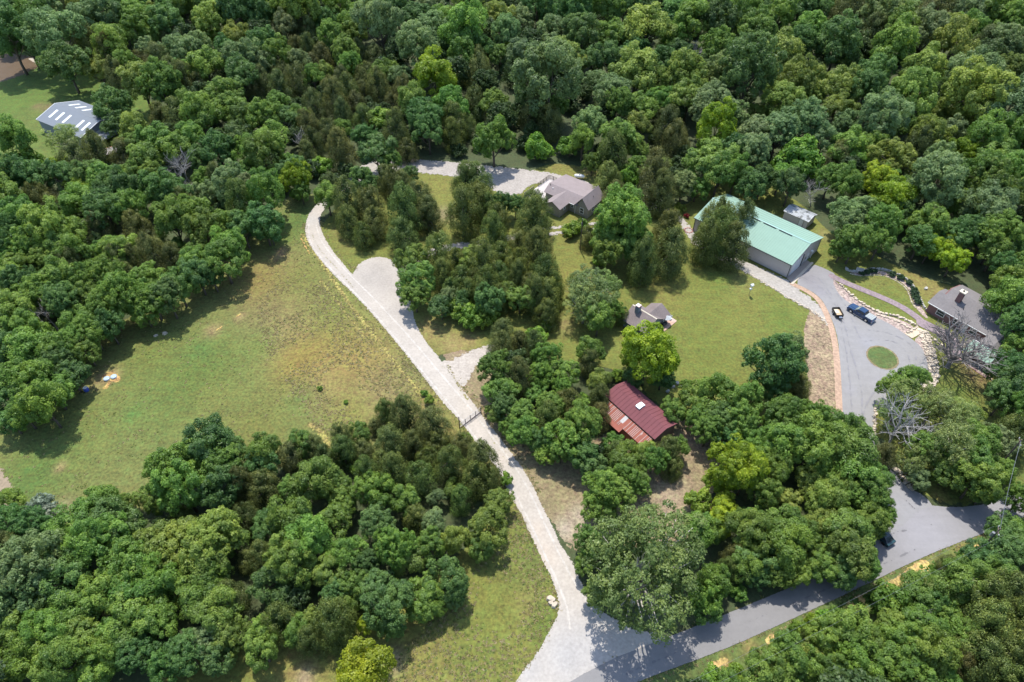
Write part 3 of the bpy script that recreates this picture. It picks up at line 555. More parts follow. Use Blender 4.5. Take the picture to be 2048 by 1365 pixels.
for x in (11.5, 12.9, 14.3, 15.7): b.box(x-.06, x+.06, -7.5, -7.38, 0, 2.3)
b.box(11.5, 15.7, -7.48, -7.4, .85, .95); b.build('porch_post_frame', M['trim'], Q)
MB().box(11.5, 15.7, -7.46, -7.42, .05, .85).build('porch_panel', M['greytin'], Q)
MB().box(11.35, 16.3, -7.6, -3.92, .0, .12).build('porch_floor', M['brick'], Q)
MB().box(12.0, 13.2, -6.4, -5.6, .12, .8).build('porch_bench', M['wood'], Q)

# ------------------------------------------------------------------ blue grey barn, upper left
N = empty('grey_barn', (-139.8, 188.0, 0), R(-31), 'blue grey metal barn with rows of white skylight panels', 'barn')
b = MB(); gable_walls(b, 0, 20, .3, 14, 4.0, 7.1, 6.0); b.build('wall', M['greytin'], N)
slopes(N, -.4, 20.4, 0, 14.3, 3.98, 7.1, 6.05, M['greytin'], seams=34, th=.1)
for x in (2.6, 5.8, 9.0, 15.0, 17.8):
    b = MB(); f = lambda y: 4.0+(y)*.292+.03
    b.slab([(x, 2.2, f(2.2)), (x+.9, 2.2, f(2.2)), (x+.9, 5.4, f(5.4)), (x, 5.4, f(5.4))], .03); b.build('skylight', M['sky'], N)
    b = MB(); f = lambda y: 6.05-(y-7.1)*.2875+.04
    b.slab([(x, 9.0, f(9.0)), (x+.9, 9.0, f(9.0)), (x+.9, 12.2, f(12.2)), (x, 12.2, f(12.2))], .03); b.build('skylight', M['sky'], N)
for x0, x1 in ((-.55, -.41), (20.41, 20.55)):
    b = MB(); b.slab([(x0, 0, 4.05), (x1, 0, 4.05), (x1, 7.1, 6.12), (x0, 7.1, 6.12)], .15); b.slab([(x0, 7.101, 6.12), (x1, 7.101, 6.12), (x1, 14.3, 4.05), (x0, 14.3, 4.05)], .15); b.build('rake_trim', M['white'], N)
door(N, (20.0, 7.0, .02), 'x+', 4.0, 3.4, name='roller_door', handle=False)
b = MB(); b.slab([(20.6, 3, 2.9), (25, 3, 2.9), (25, 10.5, 3.2), (20.6, 10.5, 3.2)], .1); b.build('side_roof', M['galv'], N)
for (x, y) in ((24.6, 3.4), (24.6, 10.1)): MB().box(x-.08, x+.08, y-.08, y+.08, 0, 2.8).build('post', M['wood'], N)
Y = empty('carport', (-117.8, 172.0, 0), R(-31+62), 'low pale roof with an orange edge poking out of trees below the grey barn', 'carport')
b = MB(); gable_walls(b, 0, 6.5, -3.3, 0, 2.4, -1.6, 2.9); b.build('wall', M['tin_wall'], Y)
slopes(Y, -.2, 6.7, -3.6, .3, 2.4, -1.6, 3.0, mat('pale_tin_roof', (.42,.38,.37), .6, .1, 1.5)); MB().box(-.2, 6.7, .31, .45, 2.3, 2.5).build('edge_trim', mat('orange_trim', (.45,.16,.08), .7), Y)

# ------------------------------------------------------------------ pickup truck
P = empty('pickup_truck', (74.95, 107.75, 0), R(127), 'dark blue crew cab pickup with a grey bed cover parked on the driveway', 'pickup truck')
b = MB()   # lower body with wheel arches, x forward, outline (x,z)
def arch(cx, r=.47, n=7): return [(cx+r*math.cos(a), .42+r*math.sin(a)) for a in np.linspace(math.pi, 0, n)]
out = [(-2.9, .5)]+arch(-1.75)+arch(1.85)+[(2.75, .45), (2.9, .6), (2.92, .98), (2.72, 1.13), (1.25, 1.22), (-2.9, 1.22)]
b.extr(out, 'y', -.98, .98); b.build('body', M['bluepaint'], P, bevel=.035)
b = MB(); cab = [(1.3, 1.2), (.55, 1.78), (-.85, 1.8), (-1.12, 1.2)]
vs = [(x, y*(.93 if z < 1.5 else .76), z) for y in (-1, 1) for x, z in cab]
b.add(vs, [(0,1,2,3), (4,7,6,5), (0,4,5,1), (1,5,6,2), (2,6,7,3), (3,7,4,0)]); cb = b.build('cab', M['bluepaint'], P, bevel=.03)
MB().slab([(.5, -.74, 1.815), (.5, .74, 1.815), (-.8, .74, 1.83), (-.8, -.74, 1.83)], .03).build('cab_roof', M['bluepaint'], P)
b = MB(); b.add([(1.24, -.84, 1.262), (1.24, .84, 1.262), (.62, .72, 1.745), (.62, -.72, 1.745)], [(0, 1, 2, 3)])
for v in range(4): b.v[v] = (b.v[v][0]+.02, b.v[v][1], b.v[v][2]+.03)
b.build('windshield', mat('windscreen_glass', (.22,.26,.24), .12, 0), P)
b = MB(); b.add([(-1.11, -.8, 1.27), (-.9, -.7, 1.7), (-.9, .7, 1.7), (-1.11, .8, 1.27)], [(0, 1, 2, 3)])
for v in range(4): b.v[v] = (b.v[v][0]-.04, b.v[v][1], b.v[v][2])
b.build('rear_window', M['glass'], P)
for s in (-1, 1):
    for x0, x1, x2, x3 in ((.95, .52, .05, .05), (-.02, -.02, -.78, -.9)):
        b = MB(); yb = lambda z: s*(.96-(z-1.2)*.285)
        b.add([(x0, yb(1.28), 1.28), (x1, yb(1.66), 1.66), (x2, yb(1.66), 1.66), (x3, yb(1.28), 1.28)], [(0, 1, 2, 3)]); b.build('side_window', M['glass'], P)
    b = MB(); b.box(.95, 1.2, min(s*.95, s*1.2), max(s*.95, s*1.2), 1.2, 1.38); b.build('mirror', M['black'], P)
    for x in (.1, -.75): MB().box(x-.12, x+.08, min(s*.975, s*1.01), max(s*.975, s*1.01), 1.02, 1.07).build('door_handle', M['chrome'], P)
    MB().box(-1.1, 1.25, min(s*.96, s*1.08), max(s*.96, s*1.08), .36, .43).build('side_step', M['chrome'], P)
    MB().box(2.75, 2.93, min(s*.6, s*.93), max(s*.6, s*.93), .78, .98).build('headlight', M['white'], P)
    MB().box(-2.93, -2.88, min(s*.82, s*.97), max(s*.82, s*.97), .8, 1.12).build('taillight', M['redlens'], P)
    for cx in (-1.75, 1.85):
        wl = MB().tube([(cx, s*.72, .4), (cx, s*.78, .4), (cx, s*.94, .4), (cx, s*1.0, .4)], [.36, .4, .4, .37], 20).build('wheel', M['rubber'], P)
        MB().tube([(cx, s*.99, .4), (cx, s*1.015, .4)], [.25, .22], 14).build('rim', M['chrome'], wl)
b = MB(); b.box(-2.86, -1.2, -.9, .9, 1.215, 1.265); b.build('bed_cover', M['cover'], P, bevel=.02)
for x in (-1.65, -2.05, -2.45): MB().box(x-.015, x+.015, -.88, .88, 1.266, 1.278).build('cover_seam', M['darktrim'], P)
MB().box(2.86, 3.02, -.95, .95, .45, .66).build('bumper', M['chrome'], P); MB().box(-3.06, -2.88, -.93, .93, .48, .66).build('bumper', M['chrome'], P)
MB().box(2.9, 2.95, -.55, .55, .7, 1.0).build('grille', M['black'], P)
MB().extr([(1.3, 1.225), (2.4, 1.165), (2.4, 1.2), (1.3, 1.27)], 'y', -.45, .45).build('hood_bulge', M['bluepaint'], P)
# utility trailer
Tt = empty('utility_trailer', (70.0, 108.1, 0), R(-88), 'small black open utility trailer with plywood floor beside the blue pickup', 'trailer')
MB().box(-1.2, 1.2, -.72, .72, .5, .56).build('floor', M['ply'], Tt)
MB().box(-1.0, .2, -.5, .35, .562, .62).build('plywood_sheet', mat('pale_ply', (.62,.55,.42), .8), Tt)
for y0, y1 in ((-.8, -.725), (.725, .8)): MB().box(-1.25, 1.25, y0, y1, .42, 1.0).build('side_panel', M['black'], Tt)
for x0, x1 in ((-1.28, -1.205), (1.205, 1.28)): MB().box(x0, x1, -.72, .72, .42, 1.0).build('end_panel', M['black'], Tt)
for s in (-1, 1):
    wl = MB().tube([(-.1, s*.86, .3), (-.1, s*1.02, .3)], [.3, .3], 16).build('wheel', M['rubber'], Tt); MB().tube([(-.1, s*1.0, .3), (-.1, s*1.03, .3)], [.17, .15], 10).build('rim', M['white'], wl)
    MB().extr([(-.5, .5), (-.42, .68), (.22, .68), (.3, .5), (.25, .5), (.18, .64), (-.38, .64), (-.45, .5)], 'y', min(s*.82, s*1.06), max(s*.82, s*1.06)).build('mudguard', M['black'], Tt)
MB().tube([(1.28, -.5, .45), (2.3, 0, .45)], .05, 6).tube([(1.28, .5, .45), (2.3, 0, .45)], .05, 6).tube([(2.2, 0, .45), (2.65, 0, .45)], .06, 6).build('tongue', M['black'], Tt)
MB().tube([(1.9, 0, .05), (1.9, 0, .85)], .05, 6).build('jack', M['steel'], Tt); MB().box(1.4, 1.8, -.3, .3, .5, .75).build('tool_box', M['chrome'], Tt)
# car under the trees by the road
V = empty('parked_car', (59.2, 55.6, 0), R(118), 'dark teal car mostly hidden under tree branches at the roadside', 'car')
b = MB(); out = [(-2.2, .4)]+[(-1.35+.38*math.cos(a), .35+.38*math.sin(a)) for a in np.linspace(math.pi, 0, 6)]+[(1.35+.38*math.cos(a), .35+.38*math.sin(a)) for a in np.linspace(math.pi, 0, 6)]+[(2.2, .4), (2.25, .75), (1.2, .95), (-2.15, .98)]
mcar = mat('dark_teal_paint', (.015,.05,.06), .2, 0)
b.extr(out, 'y', -.88, .88); b.build('body', mcar, V, bevel=.03)
b = MB(); vs = [(x, y*(.84 if z < 1.2 else .66), z) for y in (-1, 1) for x, z in ((1.1, .96), (.3, 1.42), (-1.1, 1.42), (-1.8, .98))]
b.add(vs, [(0,1,2,3), (4,7,6,5), (0,4,5,1), (1,5,6,2), (2,6,7,3), (3,7,4,0)]); b.build('cabin', M['glass'], V)
MB().slab([(.25, -.64, 1.45), (.25, .64, 1.45), (-1.05, .64, 1.45), (-1.05, -.64, 1.45)], .03).build('roof', mcar, V)
for s in (-1, 1):
    for cx in (-1.35, 1.35): MB().tube([(cx, s*.68, .33), (cx, s*.9, .33)], [.33, .33], 16).build('wheel', M['rubber'], V)
    MB().box(2.1, 2.26, min(s*.5, s*.8), max(s*.5, s*.8), .6, .74).build('headlight', M['white'], V)

# ------------------------------------------------------------------ gate, poles and wires
ga = Vector((-9.5, 77.4, 0)); gb = Vector((-5.9, 81.0, 0)); gd = gb-ga
Ga = empty('farm_gate', ga, math.atan2(gd.y, gd.x), 'brown metal bar gate across the white gravel drive with a tall post', 'gate')
L = gd.length
MB().tube([(-.15, 0, 0), (-.15, 0, 3.3)], .09, 8).build('tall_post', M['black'], Ga); MB().tube([(L+.1, 0, 0), (L+.1, 0, 1.5)], .1, 8).build('gate_post', M['pole'], Ga)
b = MB(); b.tube([(0, 0, .35), (L, 0, .35)], .045, 6).tube([(0, 0, 1.45), (L, 0, 1.45)], .03, 6)
for i in range(1, 6): b.tube([(0, 0, .35+i*.18), (L, 0, .35+i*.18)], .013, 5)
b.build('gate_bars', M['steel'], Ga)
for i in range(1, 4): MB().box(L*i/4-.04, L*i/4+.04, -.05, .05, .25, 1.5).build('upright', M['black'], Ga)
MB().box(0, L, -.06, .06, .22, .33).build('bottom_rail', M['rust2'], Ga)
def utility_pole(loc, h, label, rz=0, transformer=False):
    e = empty('utility_pole', loc, rz, label, 'utility pole')
    MB().tube([(0, 0, 0), (0, 0, h)], [.15, .1], 9).build('pole', M['pole'], e)
    MB().box(-.9, .9, -.06, .06, h-.7, h-.58).build('crossarm', M['pole'], e)
    for x in (-.8, 0, .8): MB().tube([(x, 0, h-.58), (x, 0, h-.4)], [.06, .05], 7).build('insulator', M['white'], e)
    if transformer: MB().tube([(0, .3, h-2.2), (0, .3, h-1.3)], .22, 10).build('transformer', M['steel'], e)
    return e
p1 = Vector((82.6, 66.9, 0)); p2 = at(2001, 1058, 9.6); p2.z = 0
utility_pole(p1, 10.5, 'tall brown utility pole at the right edge of the photo', 1.2)
utility_pole(p2, 9.6, 'utility pole whose top with white insulator pokes from the roadside trees', 1.1, True)
pe = at(1160, 500); e3 = empty('power_pole', pe, 0, 'dark wooden power pole standing below the olive house', 'utility pole')
MB().tube([(0, 0, 0), (0, 0, 8.8)], [.14, .1], 8).build('pole', M['pole'], e3); MB().tube([(0, .22, 6.8), (0, .22, 7.6)], .17, 9).build('transformer', M['steel'], e3)
MB().tube([(0, 0, 8.8), (0, 0, 9.0)], [.05, .04], 6).build('insulator', M['white'], e3)
def wire(a, c, sag, rad, label, m='steel'):
    a = Vector(a); c = Vector(c); pts = [a.lerp(c, t)-Vector((0, 0, sag*4*t*(1-t))) for t in np.linspace(0, 1, 24)]
    o = MB().tube(pts, rad, 5).build('power_line', M[m], None); tag(o, label, 'power line', 'power lines along the road')
wire((p1.x, p1.y, 10.3), (p2.x, p2.y, 9.5), .4, .024, 'pale cable between the two utility poles at the right', 'steel')
far = at(1180, 1480, 8.5); dv = (Vector((far.x, far.y, 0))-p2).normalized(); nv = Vector((-dv.y, dv.x, 0))
for k, lb in ((-.8, 'thin power line over the roadside scrub, nearest the road'), (.8, 'thin power line over the roadside scrub, farther from the road')):
    wire((p2.x-nv.x*k, p2.y-nv.y*k, 9.1), (far.x-nv.x*k, far.y-nv.y*k, 8.4), .8, .011, lb, 'steel')
# bird house pole on the lawn
e = empty('birdhouse_pole', (52.6, 114.4, 0), .4, 'white birdhouse on a pole in the middle of the lawn', 'birdhouse')
MB().tube([(0, 0, 0), (0, 0, 2.6)], .05, 7).build('pole', M['steel'], e)
MB().box(-.3, .3, -.25, .25, 2.6, 3.0).extr([(-.33, 3.0), (.33, 3.0), (0, 3.28)], 'x', -.36, .36).build('house_box', M['white'], e); MB().box(-.25, .25, -.2, .2, 1.7, 1.95).build('lower_tray', M['white'], e)
# bench/arbor in the flower bed
e = empty('garden_bench', tuple(at(1718, 545)), R(-20), 'grey garden bench standing at the start of the flower bed wall', 'bench')
MB().box(-.8, .8, -.25, .25, .42, .5).build('seat', M['stone2'], e); MB().box(-.8, .8, .22, .3, .5, 1.1).build('backrest', M['stone2'], e)
for x in (-.65, .65): MB().box(x-.08, x+.08, -.2, .2, 0, .419).build('leg', M['stone2'], e)

# ------------------------------------------------------------------ stone walls, boulders and odds and ends
def rock_wall(px, width, size, m, name, label, rows=1, h=.5, cat='stone wall', ragged=.15):
    ln = smooth_line(W(px), 2); b = MB()
    seg = [(ln[i], ln[i+1]) for i in range(len(ln)-1)]; tot = sum(np.linalg.norm(q-p) for p, q in seg)
    for r_ in range(rows):
        off = (r_-(rows-1)/2)*width/max(rows, 1); d = random.random()*size; nextd = d; acc = 0
        for p, q in seg:
            L = np.linalg.norm(q-p)
            if L < 1e-6: continue
            e = (q-p)/L; nn = np.array([-e[1], e[0]])
            while nextd < acc+L:
                c = p+e*(nextd-acc)+nn*(off+random.uniform(-ragged, ragged)); s = size*random.uniform(.45, 1.25)
                b.rock((c[0], c[1], h*.2), (s*random.uniform(.5,.75), s*random.uniform(.38,.6), h*random.uniform(.35, .7))); nextd += s*random.uniform(.6, .95)
            acc += L
    o = b.build(name, M[m]); tag(o, label, cat); return o
rock_wall([(1678,569),(1701,591),(1728,611),(1749,623),(1774,630),(1797,634),(1820,644),(1834,653),(1829,660),(1812,668)], .5, .8, 'stone', 'stone_wall', 'cream stone wall curving above the parked pickup to the landing', 1, .55)
rock_wall([(1751,629),(1776,637),(1799,646),(1817,657),(1822,660)], .4, .7, 'stone', 'stone_wall', 'lower cream stone row between pickup and the landing', 1, .4)
rock_wall([(1845,662),(1852,680),(1862,714),(1868,737),(1866,757),(1855,776),(1845,788)], 2.0, .75, 'stone', 'stone_wall', 'wide rubble stone wall along the right side of the turning circle', 4, .45)
rock_wall([(1850,664),(1868,680),(1886,694),(1896,705)], .5, .7, 'stone', 'stone_wall', 'short cream stone edging beside the brick path under the bare tree', 1, .4)
rock_wall([(1756,806),(1750,822),(1749,845),(1749,882)], .4, .7, 'stone', 'stone_wall', 'narrow stone edging along the right side of the lower driveway', 1, .4)
rock_wall([(1785,936),(1800,948),(1812,962),(1822,982)], 1.0, .8, 'stone', 'stone_wall', 'stone wall by the driveway mouth near the road', 2, .5)
rock_wall([(1918,705),(1912,698),(1925,694),(1940,684)], .4, .7, 'stone', 'stone_wall', 'stone edging in front of the green porch roof', 1, .4)
rock_wall([(1917,712),(1938,728),(1960,744),(1984,762)], .3, .6, 'stone', 'stone_wall', 'stone border of the brick walk below the porch', 1, .3)
rock_wall([(1690,537),(1694,542),(1701,544),(1717,546),(1735,540.5),(1754,538.7),(1776,543),(1799,552),(1815,563),(1827,575),(1836,591),(1843,609),(1852,622)], .25, .45, 'stone2', 'garden_wall', 'pale block garden wall curving behind the shrub bed', 1, .75, 'garden wall', .03)
rock_wall([(1700,548),(1720,553),(1740,551),(1765,551),(1790,561),(1808,573),(1818,588),(1823,606),(1832,618)], .2, .35, 'stone', 'bed_edging', 'low stone edging in front of the curved shrub bed', 1, .2, 'edging', .05)
rock_wall([(1379,484),(1430,514),(1490,544),(1545,576),(1590,605),(1640,630),(1655,652)], .3, .45, 'stone', 'rock_border', 'rock border along the lawn side of the green barn', 1, .25, 'rock border', .2)
def boulder(x, y, s, label, m='stone', grp=None):
    c = at(x, y); b = MB()
    for k in range(3): b.rock((random.uniform(-.3, .3)*s, random.uniform(-.3, .3)*s, .2*s), (.5*s, .42*s, .3*s))
    o = b.build('boulder', M[m]); o.location = c; tag(o, label, 'boulder', grp)
for x, y, s, lb in ((1102, 1200, 1.3, 'pale boulder at the left edge of the lower gravel drive'), (1106, 1212, 1.1, 'smaller pale boulder just below the other on the drive edge'), (305, 1009, .0, ''), (330, 668, .9, 'whitish rock at the edge of the shaded meadow'), (311, 673, .7, 'small rock beside the whitish one at the meadow edge'),
                    (1850, 578, .9, 'dark rock beside the brick house gable'), (1345, 776, .9, 'grey rock in the shade behind the red barn'), (1353, 768, .8, 'rock nearest the lawn behind the red barn'), (1335, 783, .8, 'grey rock closest to the red barn')):
    if s: boulder(x, y, s, lb, 'stone2' if x in (1345, 1353, 1335, 1850) else 'stone')
e = empty('tire', tuple(at(1365, 773)), 0, 'old tire lying flat on the lawn edge behind the red barn', 'tire')
b = MB(); n = 18
for i in range(n):
    a0 = 2*math.pi*i/n; a1 = 2*math.pi*(i+1)/n
    for (r0, z0), (r1, z1) in (((.2, .0), (.2, .2)), ((.2, .2), (.28, .24)), ((.28, .24), (.4, .24)), ((.4, .24), (.44, .12)), ((.44, .12), (.42, 0))):
        b.add([(r0*math.cos(a0), r0*math.sin(a0), z0), (r0*math.cos(a1), r0*math.sin(a1), z0), (r1*math.cos(a1), r1*math.sin(a1), z1), (r1*math.cos(a0), r1*math.sin(a0), z1)], [(0, 1, 2, 3)])
b.build('tread', mat('dusty_rubber', (.2,.19,.19), .9), e); MB().tube([(0, 0, .05), (0, 0, .12)], .2, 12).build('rim', M['white'], e)
for x, y, lb in ((214, 759, 'pale blue tank lid in bare orange soil, left of the pair'), (228, 755, 'pale blue tank lid in bare orange soil, right of the pair')):
    e = empty('tank_lid', tuple(at(x, y)), 0, lb, 'lid', 'tank lids on the meadow'); MB().tube([(0, 0, 0), (0, 0, .3), (0, 0, .38)], [.6, .6, .45], 16).build('lid', M['paleblue'], e); MB().tube([(.7, -.3, 0), (.7, -.3, .5)], .07, 8).build('vent_pipe', M['white'], e)
e = empty('barrel', tuple(at(174, 782)), 0, 'blue plastic barrel in the shade at the meadow edge', 'barrel')
MB().tube([(0, 0, 0), (0, 0, .3), (0, 0, .6), (0, 0, .9)], [.42, .48, .48, .42], 14).build('drum', M['blueplastic'], e); MB().tube([(0, 0, .9), (0, 0, .95)], .4, 14).build('lid', M['white'], e)
e = empty('stone_ring', tuple(at(1377, 462)), 0, 'ring of reddish stones round a small flower bed by the green barn', 'stone ring')
b = MB()
for i in range(12): b.rock((1.0*math.cos(i*.524), 1.0*math.sin(i*.524), .12), (.28, .22, .16))
b.build('stones', mat('reddish_stone', (.42,.22,.19), .9, .2), e)
# ------------------------------------------------------------------ tree prototypes (crown radius 1, base at z 0)
def leaves(c, nrm, size, tone, aspect=.62, jit=.5, aim=None):
    """small rhombic leaf clusters at points c facing roughly nrm"""
    n = len(c); N = nrm+rng.normal(0, jit, (n, 3)); N /= np.linalg.norm(N, axis=1)[:, None]+1e-9
    a = rng.normal(0, 1, (n, 3)) if aim is None else aim+rng.normal(0, .35, (n, 3))
    T = a-(a*N).sum(1)[:, None]*N; T /= np.linalg.norm(T, axis=1)[:, None]+1e-9; Bv = np.cross(N, T)
    s = size*rng.uniform(.6, 1.35, (n, 1)); sag = N*s*.18
    V = np.stack([c-T*s, c+Bv*s*aspect-sag, c+T*s, c-Bv*s*aspect-sag], 1).reshape(-1, 3)
    return V, tone
def crown_mesh(name, parts, m):
    V = np.concatenate([p[0] for p in parts]); tone = np.concatenate([p[1] for p in parts])
    F = np.arange(len(V)).reshape(-1, 4); me = mesh_np(name, V, F)
    A = me.attributes.new('tone', 'FLOAT', 'FACE'); A.data.foreach_set('value', tone.astype(np.float32)); me.materials.append(m); return me
def sphere_pts(n):
    d = rng.normal(0, 1, (n, 3)); return d/np.linalg.norm(d, axis=1)[:, None]
def broadleaf(name, m, nl=36, lr=.3, ns=9, leaf=.046, per=34, zc=1.5, vz=.95, lump=.16, open_=0.0, flat=0):
    parts = []; L = []; tries = 0
    ph = rng.uniform(0, 6.28, 4)
    while len(L) < nl and tries < 5000:
        tries += 1; d = sphere_pts(1)[0]
        if d[2] < -.55: continue
        az = math.atan2(d[1], d[0])
        rr = (1-lr*.75)*(1+lump*(math.sin(2*az+ph[0])*.5+math.sin(3*az+ph[1]+2*d[2])*.6+math.sin(5*d[2]+ph[2])*.4))*rng.uniform(.82, 1.06)
        if rng.random() < .16: rr *= .55
        p = d*np.array([rr, rr, rr*vz]); 
        if all(np.linalg.norm(p-q[0]) > lr*.62 for q in L): L.append((p, lr*rng.uniform(.7, 1.25), d))
    for p, r, d in L:
        t0 = rng.uniform(.74, 1.22)
        o = d*.6+np.array([0, 0, .6]); o /= np.linalg.norm(o)
        for k in range(ns):
            e = sphere_pts(1)[0]*.95+o*.75; e /= np.linalg.norm(e); sp = p+e*r*.72; sr = r*rng.uniform(.33, .55)
            n = int(per*rng.uniform(.7, 1.2)*(1-open_)); q = sphere_pts(n); q = q*.9+e*.45; q /= np.linalg.norm(q, axis=1)[:, None]
            c = sp+q*sr*rng.uniform(.55, 1.05, (n, 1)); tn = t0*rng.uniform(.88, 1.12)
            parts.append(leaves(c+np.array([0, 0, zc]), q*.9+e*.5+np.array([0, 0, .25]), leaf, np.full(n, tn)*rng.uniform(.85, 1.15, n)))
        n = int(22*(1-open_)); q = sphere_pts(n); parts.append(leaves(p*.8+q*r*.7+np.array([0, 0, zc]), q, leaf*1.8, np.full(n, t0*.85)))
    return crown_mesh(name, parts, m), L, zc
def cedar(name, m, H=3.5, n=12000, prof=.55, leaf=.022, lump=.12, z0=.2, nb=80):
    """ragged cone of outward and upward sprays"""
    parts = []; Ls = []
    for b in range(nb):
        t = rng.uniform(0, 1)**1.15; z = z0+(H-z0)*t; az = rng.uniform(0, 6.283)
        R_ = min(1.0, (1-t)**prof*1.08)*min(1, .72+t*2.2)*rng.uniform(.78, 1.1); R_ = max(R_, .05)
        br = .17+.16*(1-t)*rng.uniform(.7, 1.3); k = int(n/nb*rng.uniform(.6, 1.4)); d = np.array([math.cos(az), math.sin(az), .0])
        cen = d*max(R_-br*.8, 0)+np.array([0, 0, z]); q = sphere_pts(k); q[:, 2] = np.abs(q[:, 2])*1.1-.35; q = q+d*.5
        q /= np.linalg.norm(q, axis=1)[:, None]; rad = br*rng.uniform(.5, 1.1, (k, 1)); c = cen+q*rad*np.array([1, 1, 1.5])
        aim = q*.7+np.array([0, 0, .9]); tn = rng.uniform(.65, 1.3)
        parts.append(leaves(c, q+d*.4+np.array([0, 0, .2]), leaf*1.5, np.full(k, tn)*rng.uniform(.65, 1.35, k), aspect=.42, jit=.45, aim=aim)); Ls.append((cen, br, d))
    k = int(n*.1); zz = rng.uniform(0, 1, k); az = rng.uniform(0, 6.28, k); rr = (1-zz)**prof*.5*rng.uniform(.3, 1, k)
    c = np.stack([rr*np.cos(az), rr*np.sin(az), z0+(H-z0-.1)*zz], 1); q = np.stack([np.cos(az), np.sin(az), 0*az+.3], 1)
    parts.append(leaves(c, q, leaf*2.6, np.full(k, .7)))
    return crown_mesh(name, parts, m), Ls, H*.5
def trunk_mesh(name, m, L, zc, base=.055, limb=.4, nl=9, tip=.8, curve=.1):
    b = MB(); top = zc*tip
    b.tube([(0, 0, 0), (.02, .01, top*.3), (-.01, .02, top*.65), (0, 0, top)], [base*1.25, base, base*.8, base*.45], 8)
    Ls = sorted(L, key=lambda q: -np.linalg.norm(q[0][:2]))[:nl]
    for p, r, d in Ls:
        z = top*random.uniform(.35, .9); q = Vector(p)+Vector((0, 0, zc if p[2] < .6*zc+1 and name != 'cedar' else 0))
        a = Vector((0, 0, z)); mid = a.lerp(q, .5)+Vector((random.uniform(-1, 1), random.uniform(-1, 1), .6))*curve
        b.tube([a, mid, a.lerp(q, limb*2 if limb < .5 else .95)], [base*.5, base*.32, base*.12], 5)
    me = bpy.data.meshes.new(name); me.from_pydata(b.v, [], b.f); me.polygons.foreach_set('use_smooth', [True]*len(b.f)); me.materials.append(m); return me
def branchy(name, m, levels=4, h=1.6, spread=.75, r0=.05, seed=1, kids=(7, 5, 4, 3), up=.55, minr=.004, L0=1.0, first=1.0, wob=.16):
    """leafless tree: trunk with recursively forking limbs"""
    rnd = random.Random(seed); b = MB()
    def grow(p, d, L, r, lev):
        pts = [p]; q = Vector(p); dd = Vector(d)
        for i in range(3):
            dd = (dd+Vector((rnd.uniform(-1, 1), rnd.uniform(-1, 1), rnd.uniform(-.3, .8)))*wob).normalized(); q = q+dd*L/3; pts.append(Vector(q))
        b.tube(pts, [r, r*.85, r*.68, max(r*.45, minr)], 7 if lev == 0 else (5 if lev < 3 else 3), cap=False)
        if lev >= levels: return
        n = kids[min(lev, len(kids)-1)]
        for k in range(n):
            t = rnd.uniform(.35, 1.0); i = min(int(t*3), 2); s = pts[i].lerp(pts[i+1], t*3-i)
            az = 2*math.pi*(k+rnd.random()*.8)/n; side = Vector((math.cos(az), math.sin(az), 0)); side = (side-dd*side.dot(dd)).normalized()
            nd = (dd*rnd.uniform(.5, 1)+side*spread*rnd.uniform(.7, 1.25)+Vector((0, 0, up*.25))).normalized()
            grow(s, nd, L*rnd.uniform(.5, .78)*(first if lev == 0 else 1), max(r*rnd.uniform(.42, .6), minr), lev+1)
    grow(Vector((0, 0, 0)), Vector((0, 0, 1)), L0, r0, 0)
    me = bpy.data.meshes.new(name); me.from_pydata(b.v, [], b.f); me.materials.append(m); return me

LM = leaf_mat('broad_leaves', .46); CM = leaf_mat('cedar_sprays', .32)
BARK = mat('bark', (.11,.09,.07), .95, .3, 3); PALEBARK = mat('pale_bark', (.42,.39,.35), .9, .2, 3); GREYBARK = mat('dead_grey_wood', (.20,.18,.17), .9, .2, 3); DEADBARK = mat('silver_dead_wood', (.33,.315,.30), .9, .2, 3)
PROTO = {}
def reg(kind, crown, trunk, zc, top): PROTO.setdefault(kind, []).append((crown, trunk, zc, top))
for i in range(5):
    c, L, zc = broadleaf('crown', LM, nl=46, lr=.26, ns=10, leaf=.031, per=46, lump=.2, vz=.9+.08*(i % 3)); reg('lobed', c, trunk_mesh('trunk', BARK, L, zc), zc, 2.5)
for i in range(4):
    c, L, zc = broadleaf('crown', LM, nl=90, lr=.19, ns=9, leaf=.028, per=30, lump=.14, vz=.95+.1*(i % 2)); reg('fine', c, trunk_mesh('trunk', BARK, L, zc), zc, 2.5)
for i in range(3):
    c, L, zc = broadleaf('crown', LM, nl=32, lr=.33, ns=14, leaf=.037, per=42, lump=.3, vz=1.05, zc=1.55); reg('loose', c, trunk_mesh('trunk', BARK, L, zc), zc, 2.7)
for i in range(3):
    c, L, zc = broadleaf('crown', LM, nl=60, lr=.22, ns=8, leaf=.028, per=28, lump=.3, vz=1.0, open_=.35, zc=1.5); reg('airy', c, trunk_mesh('trunk', PALEBARK, L, zc, base=.05, nl=22, limb=.46), zc, 2.6)
for i in range(2):
    c, L, zc = broadleaf('crown', LM, nl=150, lr=.15, ns=9, leaf=.021, per=24, lump=.22, vz=.95, open_=.25, zc=1.35); reg('giant', c, trunk_mesh('trunk', PALEBARK, L, zc, base=.045, nl=40, limb=.47), zc, 2.3)
for i in range(3):
    c, L, zc = broadleaf('crown', LM, nl=22, lr=.36, ns=9, leaf=.07, per=22, lump=.25, vz=.85, zc=.8); reg('bush', c, trunk_mesh('trunk', BARK, L, zc, nl=5), zc, 1.6)
for i in range(5):
    c, L, zc = cedar('crown', CM, H=2.3+.2*(i % 3), prof=(.3, .4, .34)[i % 3]); reg('cedar', c, trunk_mesh('cedar', BARK, L, zc, base=.07, nl=6, tip=1.5, limb=.3), 1.2, 2.5)
